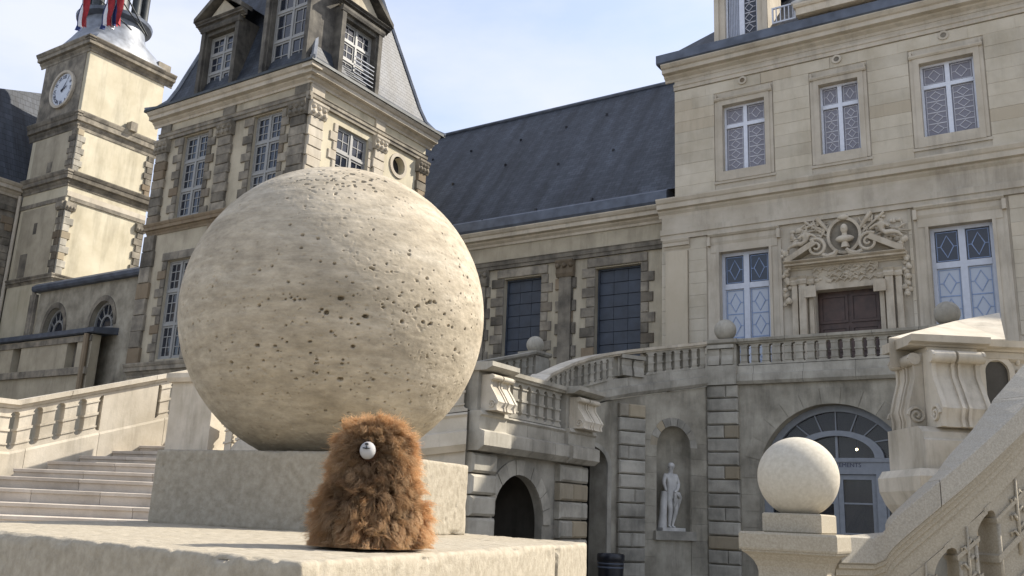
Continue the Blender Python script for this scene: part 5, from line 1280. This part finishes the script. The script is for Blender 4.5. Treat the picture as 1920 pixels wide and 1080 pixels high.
# ------------------------------------------------------------------ near pedestal and the huge ball
def rough_stone(name, corners, z0, z1, cell, rad, amp, parent, mat, seed=0.0, chips=0.0):
    """A weathered block: rounded arrises, uneven faces, knocked-off corners, all in the mesh."""
    c = np.array([(p[0], p[1]) for p in corners], float)
    dx = (np.linalg.norm(c[1] - c[0]) + np.linalg.norm(c[2] - c[3])) / 2; dy = (np.linalg.norm(c[3] - c[0]) + np.linalg.norm(c[2] - c[1])) / 2
    H = np.array([dx, dy, z1 - z0]) / 2; N = [max(2, int(2 * h / cell)) for h in H]
    V, Q, base = [], [], 0
    for ax in range(3):
        o = [k for k in range(3) if k != ax]
        for sg in (-1, 1):
            a = np.linspace(-1, 1, N[o[0]] + 1); b = np.linspace(-1, 1, N[o[1]] + 1); A, Bm = np.meshgrid(a, b, indexing='ij')
            p = np.zeros((A.size, 3)); p[:, o[0]] = A.ravel() * H[o[0]]; p[:, o[1]] = Bm.ravel() * H[o[1]]; p[:, ax] = sg * H[ax]
            V.append(p); i = np.arange(A.size).reshape(A.shape) + base; base += A.size
            qd = np.stack([i[:-1, :-1], i[1:, :-1], i[1:, 1:], i[:-1, 1:]], -1).reshape(-1, 4); Q.append(qd)
    p = np.concatenate(V); q = np.concatenate(Q)
    inner = np.clip(p, -(H - rad), H - rad); d = p - inner; ln = np.linalg.norm(d, axis=1, keepdims=True); nrm = d / np.maximum(ln, 1e-9); p = inner + nrm * rad
    s = p + seed
    disp = amp * (vnoise(s, 9) + 0.6 * vnoise(s, 28) + 0.5 * vnoise(s, 75) + 0.35 * vnoise(s, 190))
    edge = (np.sum(np.abs(p) > H - rad * 1.6, axis=1) >= 2)
    disp -= chips * edge * np.clip(vnoise(s, 22) * 1.4 - 0.2, 0, 1)
    pit = np.clip(vnoise(s, 150) - 0.62, 0, 1) * 0.006 + np.clip(vnoise(s + 7, 80) - 0.66, 0, 1) * 0.012
    p = p + nrm * (disp - pit)[:, None]
    u, v = (p[:, 0] / H[0] + 1) / 2, (p[:, 1] / H[1] + 1) / 2
    xy = (1 - u)[:, None] * ((1 - v)[:, None] * c[0] + v[:, None] * c[3]) + u[:, None] * ((1 - v)[:, None] * c[1] + v[:, None] * c[2])
    w = np.column_stack([xy, p[:, 2] + (z0 + z1) / 2]) - np.array(wloc(parent))
    me = np_mesh(name, w, q); bm = bmesh.new(); bm.from_mesh(me); bmesh.ops.remove_doubles(bm, verts=bm.verts, dist=2e-5); bmesh.ops.recalc_face_normals(bm, faces=bm.faces); bm.to_mesh(me); bm.free()
    return put(name, me, mat, parent, smooth='all')
PE = thing('stone_pedestal', 'grainy limestone pedestal with projecting slab, nearest to the viewer', 'pedestal', (-1.2, 1.2, 0))
rough_stone('plinth', [(-1.44, 1.05), (-0.98, 1.115), (-1.03, 1.45), (-1.49, 1.39)], 1.707, 1.838, 0.0032, 0.005, 0.0006, PE, 'near', 3.1, 0.008)
rough_stone('slab', [(-1.27, 0.578), (-0.50, 0.50), (-0.68, 1.185), (-1.54, 1.12)], 1.38, 1.71, 0.004, 0.004, 0.0006, PE, 'near', 8.7, 0.005)
rough_stone('slab', [(-1.55, 1.125), (-0.681, 1.19), (-0.755, 1.42), (-1.55, 1.72)], 1.38, 1.708, 0.004, 0.006, 0.0009, PE, 'near', 15.2, 0.022)
q = MB(); q.rings([[Vector((x, y, z)) for x, y in ((-1.22, 0.65), (-0.60, 0.58), (-0.82, 1.36), (-1.5, 1.62))] for z in (0, 1.378)]); q.build('shaft', 'near', PE)

tr_m, t_, b_ = new_mat('banded travertine')
def build_travertine(t, b):
    L, N = t.links.new, t.nodes.new
    geo = N('ShaderNodeNewGeometry'); mpn = N('ShaderNodeMapping'); mpn.inputs['Scale'].default_value = (1.2, 1.2, 7.0); mpn.inputs['Rotation'].default_value = (0.05, -0.06, 0)
    L(geo.outputs['Position'], mpn.inputs['Vector'])
    n1 = N('ShaderNodeTexNoise'); n1.inputs['Scale'].default_value = 3.4; n1.inputs['Detail'].default_value = 9; n1.inputs['Roughness'].default_value = 0.66; n1.inputs['Distortion'].default_value = 0.5
    L(mpn.outputs['Vector'], n1.inputs['Vector'])
    r1 = N('ShaderNodeValToRGB'); e = r1.color_ramp.elements; e[0].position = 0.30; e[0].color = (0.325, 0.278, 0.202, 1); e[1].position = 0.72; e[1].color = (0.52, 0.465, 0.37, 1)
    x = e.new(0.5); x.color = (0.42, 0.365, 0.277, 1)
    L(n1.outputs['Fac'], r1.inputs['Fac'])
    n2 = N('ShaderNodeTexNoise'); n2.inputs['Scale'].default_value = 55; n2.inputs['Detail'].default_value = 7; n2.inputs['Roughness'].default_value = 0.72
    mp2 = N('ShaderNodeMapping'); mp2.inputs['Scale'].default_value = (0.6, 0.6, 1.5); L(geo.outputs['Position'], mp2.inputs['Vector']); L(mp2.outputs['Vector'], n2.inputs['Vector'])
    r2 = N('ShaderNodeMapRange'); r2.inputs['From Min'].default_value = 0.32; r2.inputs['From Max'].default_value = 0.66; r2.inputs['To Min'].default_value = 0.70; r2.inputs['To Max'].default_value = 1.10; L(n2.outputs['Fac'], r2.inputs['Value'])
    n5 = N('ShaderNodeTexNoise'); n5.inputs['Scale'].default_value = 11; n5.inputs['Detail'].default_value = 6; n5.inputs['Roughness'].default_value = 0.7; L(geo.outputs['Position'], n5.inputs['Vector'])
    r5 = N('ShaderNodeMapRange'); r5.inputs['From Min'].default_value = 0.48; r5.inputs['From Max'].default_value = 0.68; r5.inputs['To Min'].default_value = 1.0; r5.inputs['To Max'].default_value = 0.82; L(n5.outputs['Fac'], r5.inputs['Value'])
    mm = N('ShaderNodeMath'); mm.operation = 'MULTIPLY'; L(r2.outputs['Result'], mm.inputs[0]); L(r5.outputs['Result'], mm.inputs[1])
    s = N('ShaderNodeVectorMath'); s.operation = 'SCALE'; L(r1.outputs['Color'], s.inputs[0]); L(mm.outputs[0], s.inputs['Scale']); L(s.outputs[0], b.inputs['Base Color'])
    b.inputs['Roughness'].default_value = 0.92; b.inputs['Specular IOR Level'].default_value = 0.2
    bp = N('ShaderNodeBump'); bp.inputs['Strength'].default_value = 0.35; bp.inputs['Distance'].default_value = 0.003; L(n2.outputs['Fac'], bp.inputs['Height']); L(bp.outputs['Normal'], b.inputs['Normal'])
build_travertine(t_, b_)
BCen = at(629, 593, 1.755); BR = 0.287
BL = thing('stone_ball', 'huge pitted travertine ball on the nearest pedestal', 'stone ball', BCen - Vector((0, 0, 0.26)), 'stone balls on the posts')
def big_ball():
    a0 = math.atan2(-BCen.y, -BCen.x)
    lon = np.concatenate([np.linspace(-1.72, 1.72, 840, endpoint=False), np.linspace(1.72, 2 * PI - 1.72, 110, endpoint=False)]) + a0
    lat = np.linspace(-1.2, PI / 2 - 0.004, 620)
    LO, LA = np.meshgrid(lon, lat, indexing='ij'); d = np.stack([np.cos(LA) * np.cos(LO), np.cos(LA) * np.sin(LO), np.sin(LA)], -1).reshape(-1, 3)
    s = d * 0.3
    disp = 0.0006 * vnoise(s, 7) + 0.0002 * vnoise(s * np.array([1, 1, 2.5]), 26) + 0.0002 * vnoise(s * np.array([1, 1, 2.5]), 80) + 0.0002 * vnoise(s, 190)
    er = np.clip(vnoise(s + 3, 60) - 0.25, 0, 1) * np.clip((d[:, 2] - 0.55) * 3, 0, 1)       # eaten-away crown
    disp -= er * 0.0012
    disp -= np.clip(vnoise(s * np.array([1, 1, 2.2]) + 11, 120) - 0.64, 0, 1) * 0.005
    pits = []
    def hit(u, v):
        r_ = ray(u, v).normalized(); oc = EYE - BCen; bq = oc.dot(r_); dd = bq * bq - oc.dot(oc) + BR * BR
        return None if dd < 0 else (EYE + r_ * (-bq - math.sqrt(dd)) - BCen) / BR
    for u, v, r_ in ((639, 559, .0062), (661, 530, .0028), (632, 528, .002), (535, 561, .003), (552, 562, .0036), (562, 561, .0028), (571, 561, .0028), (686, 593, .006), (612, 586, .006), (603, 580, .004), (754, 603, .0055), (662, 650, .0048), (482, 648, .0052), (434, 680, .005), (465, 691, .004), (432, 697, .003), (546, 696, .003), (591, 682, .0034), (515, 688, .0026), (638, 711, .006), (688, 700, .003), (741, 701, .0022), (765, 700, .0026), (769, 755, .004), (806, 566, .005), (814, 566, .004), (784, 574, .004), (757, 583, .003), (793, 604, .0046), (808, 607, .005), (841, 611, .004), (848, 614, .004), (801, 522, .004), (782, 527, .003), (767, 477, .004), (768, 470, .003), (544, 421, .004), (596, 447, .0045), (567, 440, .004), (510, 499, .003), (627, 494, .004), (444, 472, .003), (700, 505, .004), (734, 509, .003), (853, 656, .005), (902, 650, .004), (801, 670, .004), (722, 340, .005), (682, 340, .006), (660, 326, .006), (700, 352, .004), (596, 315, .005), (620, 330, .004), (536, 610, .003), (575, 605, .0024), (638, 790, .004), (610, 770, .004), (740, 768, .003), (492, 740, .003), (520, 817, .004), (380, 560, .003), (362, 608, .004), (349, 660, .004), (414, 643, .0022), (424, 656, .0025), (872, 617, .004), (884, 615, .003), (896, 600, .003), (862, 500, .004), (877, 520, .004), (860, 484, .003), (790, 720, .003), (815, 725, .0035), (840, 738, .003), (806, 740, .003), (400, 600, .002), (700, 430, .003), (740, 440, .003)):
        h = hit(u, v)
        if h is not None: pits.append((h, r_ * 0.64))
    rnd = random.Random(5)
    for k in range(420):
        u = 330 + 578 * rnd.random() ** 0.75; v = rnd.choice((rnd.uniform(320, 830), rnd.gauss(575, 45), rnd.gauss(700, 40)))
        h = hit(u, v)
        if h is not None: pits.append((h, 0.0008 + 0.0016 * rnd.random() ** 2.5))
    for k in range(80):
        h = hit(rnd.gauss(650, 85), rnd.gauss(338, 16))
        if h is not None: pits.append((h, 0.0012 + 0.002 * rnd.random()))
    for h, r_ in pits:
        h = np.array(h); cosd = d @ h; m_ = cosd > 1 - (r_ * 3.2 / BR) ** 2
        if not m_.any(): continue
        e = (d[m_] - h) * BR; z_ = e[:, 2]; hz = np.linalg.norm(e[:, :2], axis=1); q_ = (hz / (r_ * rnd.uniform(1.0, 1.5))) ** 2 + (z_ / (r_ * rnd.uniform(0.8, 1.0))) ** 2
        disp[m_] -= np.clip(1 - q_, 0, 1) ** 0.4 * r_ * 3.0
    p = d * (BR + disp)[:, None]
    n, mrow = LO.shape
    i = np.arange(n * mrow).reshape(n, mrow); j = np.roll(i, -1, axis=0)
    q_ = np.stack([i[:, :-1], j[:, :-1], j[:, 1:], i[:, 1:]], -1).reshape(-1, 4)
    p = p + np.array([0, 0, 0.26])
    me = np_mesh('ball', p, q_); put('ball', me, tr_m, BL, smooth='all')
    q2 = MB(); q2.lathe([(0.104, -0.2705), (0.101, -0.2685), (0.1025, -0.2665)], BCen, 40); q2.build('neck', tr_m, BL)
    q2 = MB(); q2.lathe([(0.004, 0.2865), (0.002, 0.2868)], BCen, 12); q2.build('crown', tr_m, BL)
big_ball()
M['travertine'] = tr_m
stone_ball((-1.96, 7.05, 2.11), 0.298, 'ballpale', 'medium stone ball on the square post at the foot of the near handrail', n=64)

# ------------------------------------------------------------------ statue in the niche
fr = frs[0]; sb = fr.P(ncx + 0.02, -0.16, nzb)
SU = thing('statue', 'white marble nude figure leaning on a tree stump in the arched niche', 'statue', sb)
def SL(x, y, z): return (fr.ex * x + fr.n * y + Vector((0, 0, z)))
J = [(0.03, 0, 0.93, 0.135), (0.02, 0, 1.10, 0.115), (0.0, 0.01, 1.30, 0.15), (0.0, 0.0, 1.44, 0.075), (0.0, 0.02, 1.53, 0.052), (0.01, 0.03, 1.62, 0.082), (0.01, 0.02, 1.70, 0.07),
     (-0.17, 0, 1.40, 0.072), (-0.23, 0.02, 1.22, 0.052), (-0.20, 0.06, 1.06, 0.04), (-0.19, 0.08, 0.99, 0.036),
     (0.18, 0, 1.40, 0.072), (0.24, 0.03, 1.19, 0.055), (0.12, 0.14, 1.04, 0.042), (0.0, 0.17, 0.97, 0.038),
     (-0.06, 0.02, 0.86, 0.10), (-0.03, 0.05, 0.52, 0.068), (-0.04, 0.02, 0.30, 0.06), (-0.04, 0.0, 0.12, 0.036), (-0.05, 0.10, 0.09, 0.03),
     (0.12, 0.0, 0.86, 0.105), (0.14, 0.06, 0.52, 0.07), (0.10, 0.0, 0.30, 0.058), (0.07, -0.02, 0.12, 0.036), (0.11, 0.07, 0.09, 0.03)]
E_ = [(0, 1), (1, 2), (2, 3), (3, 4), (4, 5), (5, 6), (2, 7), (7, 8), (8, 9), (9, 10), (2, 11), (11, 12), (12, 13), (13, 14), (0, 15), (15, 16), (16, 17), (17, 18), (18, 19), (0, 20), (20, 21), (21, 22), (22, 23), (23, 24)]
me = skin([SL(x, y, z).to_tuple() + (r_,) for x, y, z, r_ in J], E_, 2); put('figure', me, 'marble', SU, smooth='all')
def local_mb(): return MB()
q = MB(); q.tube([sb + SL(-0.27, 0.0, 0.08), sb + SL(-0.25, 0.02, 0.4), sb + SL(-0.23, 0.02, 0.75), sb + SL(-0.22, 0.04, 1.0)], [0.13, 0.10, 0.095, 0.085], 9); q.build('tree_stump', 'marble', SU, smooth=True)
q = MB(); q.tube([sb + SL(0.02, 0.16, 0.97), sb + SL(0.14, 0.13, 0.93), sb + SL(0.25, 0.05, 0.85), sb + SL(0.22, -0.02, 0.55)], [0.035, 0.075, 0.075, 0.05], 8); q.tube([sb + SL(0.04, 0.15, 0.95), sb + SL(0.06, 0.13, 0.75), sb + SL(0.03, 0.11, 0.62)], [0.04, 0.05, 0.02], 7); q.build('drapery', 'marble', SU, smooth=True)
q = MB(); q.ball(sb + SL(0.01, 0.02, 1.66), 0.098, 12, 8, (0.95, 0.98, 0.9)); q.ball(sb + SL(0.01, -0.09, 1.60), 0.045, 8, 6); q.build('hair', 'marble', SU, smooth=True)
q = MB(); q.ball(sb + SL(0.01, 0.118, 1.615), 0.018, 6, 5, (0.8, 1, 1.5)); q.ball(sb + SL(0.01, 0.104, 1.575), 0.018, 6, 5, (1.5, 0.6, 0.6)); q.build('face', 'marble', SU, smooth=True)
SBf = Frame((sb.x, sb.y, sb.z), fr.ex[:2])
q = MB(SBf); q.box(-0.42, 0.30, -0.2, 0.24, 0.002, 0.085); q.build('plinth', 'marble', SU)

# ------------------------------------------------------------------ litter bin
bc = at(1145, 1060, 19.6); bc.z = 0
BN = thing('waste_bin', 'black cylindrical litter bin at the foot of the rusticated pier', 'bin', bc)
zt_ = 1.75 + (at(1145, 1038, 19.6).z - 1.75)
q = MB(); q.lathe([(0.25, 0.0), (0.25, 0.03), (0.285, zt_ - 0.2), (0.285, zt_ - 0.16)], bc, 28); q.build('body', 'black', BN, smooth=True)
q = MB(); q.lathe([(0.292, zt_ - 0.16), (0.30, zt_ - 0.15), (0.30, zt_ - 0.03), (0.28, zt_), (0.22, zt_), (0.21, zt_ - 0.05), (0.02, zt_ - 0.08)], bc, 28); q.build('rim', 'black', BN, smooth=True)
for z in (zt_ - 0.22, zt_ - 0.30):
    q = MB(); q.lathe([(0.281, z), (0.292, z + 0.01), (0.292, z + 0.025), (0.281, z + 0.035)], bc, 28); q.build('band', 'lead', BN, smooth=True)

# ------------------------------------------------------------------ the fluffy toy
PC = Vector((-0.633, 0.722, 1.712)); PH = 0.122
PT = thing('plush_toy', 'fluffy chestnut brown plush animal with a small white muzzle, sitting on the slab', 'plush toy', PC)
fm, t_, b_ = new_mat('curly brown fur')
at_ = t_.nodes.new('ShaderNodeVertexColor'); at_.layer_name = 'tint'
t_.links.new(at_.outputs['Color'], b_.inputs['Base Color']); b_.inputs['Roughness'].default_value = 0.75; b_.inputs['Specular IOR Level'].default_value = 0.15
tl = t_.nodes.new('ShaderNodeBsdfTranslucent'); t_.links.new(at_.outputs['Color'], tl.inputs['Color']); ms = t_.nodes.new('ShaderNodeMixShader'); ms.inputs[0].default_value = 0.5
t_.links.new(b_.outputs[0], ms.inputs[1]); t_.links.new(tl.outputs[0], ms.inputs[2]); t_.links.new(ms.outputs[0], t_.nodes['Material Output'].inputs[0])
skinm = plain('brown plush backing', (0.10, 0.045, 0.02), 0.95)
RP = np.array([(0, .046), (.08, .0495), (.2, .0495), (.32, .0465), (.42, .0415), (.5, .0365), (.58, .0335), (.75, .0325), (.86, .0295), (.915, .0245), (.965, .0145), (1, .003)])
def prad(t): return np.interp(t, RP[:, 0], RP[:, 1])
q = MB(); q.lathe([(float(prad(t)) * min(0.95, 0.80 + 0.8 * t), 0.002 + t * PH * 0.97) for t in [k / 20 for k in range(21)]], PC, 36); q.build('body', skinm, PT, smooth='all')
def fur():
    rng = np.random.default_rng(4); N = 52000
    def surf(t, th):
        r_ = prad(t); p = np.stack([r_ * np.cos(th), r_ * np.sin(th), t * PH], 1)
        dr = (prad(np.clip(t + .02, 0, 1)) - prad(np.clip(t - .02, 0, 1))) / (0.04 * PH); n_ = np.stack([np.cos(th), np.sin(th), -dr], 1); n_ /= np.linalg.norm(n_, axis=1, keepdims=True)
        return p + n_ * (0.0035 * vnoise(p, 42))[:, None], n_
    face = np.array([-PC.x, -PC.y, 0]); face /= np.linalg.norm(face); face = np.array([face[0] * 0.985 + face[1] * 0.174, face[1] * 0.985 - face[0] * 0.174, 0]); mz = np.array([face[0] * 0.033, face[1] * 0.033, PH * 0.76])
    K = 7
    def guides(root, nrm, t, ln, jit):
        n_ = len(root); dm = np.linalg.norm(root - mz, axis=1); wf = np.clip(1 - (dm - 0.010) / 0.03, 0, 1)[:, None]
        down = np.array([0, 0, -1.0]) - nrm * (-nrm[:, 2:3]); up_ = root - mz; up_ /= np.linalg.norm(up_, axis=1, keepdims=True)
        flow = down * (1 - wf) * np.clip(1.3 - t[:, None], 0.2, 1) + up_ * wf * 0.7
        d_ = nrm * 0.95 + flow * 0.65 + rng.normal(0, jit, (n_, 3)); d_ /= np.linalg.norm(d_, axis=1, keepdims=True)
        side = np.cross(d_, nrm); side /= np.maximum(np.linalg.norm(side, axis=1, keepdims=True), 1e-6); oth = np.cross(d_, side); ph = rng.random(n_) * 6.28; o = []
        for k in range(K):
            s = k / (K - 1); a = 0.0036 * s
            p = root + d_ * (ln * (s - 0.18 * s * s))[:, None] + np.array([0, 0, -1.0]) * (0.0045 * s * s) + side * (a * np.sin(ph + s * 5.5))[:, None] + oth * (a * np.cos(ph + s * 5.5))[:, None]
            p[:, 2] = np.maximum(p[:, 2], 0.0006); o.append(p)
        return o, side, oth, dm
    nc = 1300
    tcg = np.concatenate([rng.random(int(nc * 0.75)), 1 - 0.4 * rng.random(nc - int(nc * 0.75)) ** 1.2]); cr0, cn0 = surf(tcg, rng.random(nc) * 2 * PI)
    cln = 0.012 + 0.016 * rng.random(nc) ** 1.6; cdm0 = np.linalg.norm(cr0 - mz, axis=1); cln *= 1 - 0.5 * np.clip(1 - cdm0 / 0.024, 0, 1)
    cg, _, _, _ = guides(cr0, cn0, tcg, cln, 0.42)
    t = np.concatenate([rng.random(int(N * 0.8)), 1 - 0.35 * rng.random(N - int(N * 0.8)) ** 1.3]); root, nrm = surf(t, rng.random(N) * 2 * PI)
    keep = np.linalg.norm(root - mz, axis=1) > 0.0095
    t, root, nrm = t[keep], root[keep], nrm[keep]; N = len(t)
    near = np.concatenate([np.argmin(((root[i:i + 2000, None, :] - cr0[None]) ** 2).sum(-1), 1) for i in range(0, N, 2000)])
    ln = cln[near] * (0.6 + 0.7 * rng.random(N) + 0.6 * (rng.random(N) > 0.93))
    pts, side, oth, dm = guides(root, nrm, t, ln, 0.25)
    for k in range(K):
        s = k / (K - 1); w = (0.62 * s ** 0.8)
        jt = rng.normal(0, 0.0013, (N, 3)) if k else 0
        pts[k] = pts[k] * (1 - w) + (cg[k][near] + jt) * w
        pts[k][:, 2] = np.maximum(pts[k][:, 2], 0.0006)
    V = []; C = []
    w0 = 0.00023 * (0.75 + 0.5 * rng.random(N))
    warm = np.clip(rng.random(nc)[near] * 0.8 + rng.normal(0.1, 0.14, N), 0, 1)[:, None]
    fd = np.clip((root[:, :2] @ face[:2]) / 0.035, 0, 1) * np.clip(1.3 - np.abs(t - 0.6) * 1.9, 0, 1)
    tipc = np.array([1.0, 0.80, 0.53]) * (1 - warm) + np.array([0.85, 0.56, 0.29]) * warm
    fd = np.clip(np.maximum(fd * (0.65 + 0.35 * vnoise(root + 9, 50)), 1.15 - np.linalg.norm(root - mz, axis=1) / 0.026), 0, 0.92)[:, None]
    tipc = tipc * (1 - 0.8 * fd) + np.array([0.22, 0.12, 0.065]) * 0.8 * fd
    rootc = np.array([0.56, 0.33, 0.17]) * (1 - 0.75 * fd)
    for k in range(K):
        s = k / (K - 1); w = (w0 * (1 - 0.75 * s ** 2))[:, None]
        for j in range(3):
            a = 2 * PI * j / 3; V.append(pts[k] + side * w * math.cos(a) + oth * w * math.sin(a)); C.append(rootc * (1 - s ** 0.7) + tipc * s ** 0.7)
    V = np.stack(V, 1).reshape(-1, 3); C = np.stack(C, 1).reshape(-1, 3)
    b0 = np.arange(N) * (K * 3); Q = []
    for k in range(K - 1):
        for j in range(3): Q.append(np.stack([b0 + k * 3 + j, b0 + k * 3 + (j + 1) % 3, b0 + (k + 1) * 3 + (j + 1) % 3, b0 + (k + 1) * 3 + j], 1))
    me = np_mesh('fur', V, np.concatenate(Q)); ca = me.color_attributes.new('tint', 'FLOAT_COLOR', 'POINT')
    ca.data.foreach_set('color', np.column_stack([C, np.ones(len(C))]).astype(np.float32).ravel())
    put('fur', me, fm, PT, kind='stuff', smooth='all')
    return face
fc = Vector(fur())
muz = plain('white muzzle felt', (0.38, 0.375, 0.37), 0.8, 0, 0.05, 60)
FF = Frame(PC + fc * 0.040 + Vector((0, 0, PH * 0.775)), (-fc.y, fc.x))
q = MB(FF); q.ball((0, 0.001, -0.0012), 0.0083, 20, 14, (0.95, 0.95, 1.05)); mo = q.build('muzzle', muz, PT, smooth='all')
q = MB(FF); q.tube([(-0.0036, 0.0085, 0.0008), (-0.0012, 0.0099, 0.0005), (0, 0.0102, -0.0002), (0.0012, 0.0099, 0.0005), (0.0036, 0.0085, 0.0008)], 0.0006, 5); q.tube([(0, 0.0100, -0.0002), (0, 0.0094, 0.0042)], 0.0006, 5); q.ball((0, 0.0088, 0.0046), 0.0016, 8, 6, (1.3, 0.8, 0.8)); q.build('nose', 'black', mo, smooth='all')
for s_ in (-1, 1):
    e = PC + FF.ex * (0.0155 * s_) + Vector((0, 0, PH * 1.0)); q = MB(); q.tube([e - Vector((0, 0, 0.012)), e - Vector((0, 0, 0.003)), e + Vector((0, 0, 0.0035)) + FF.ex * 0.002 * s_], [0.0042, 0.0038, 0.0012], 8); q.build('ear', plain('cream ear felt', (0.58, 0.45, 0.31), 0.9), PT, smooth='all')
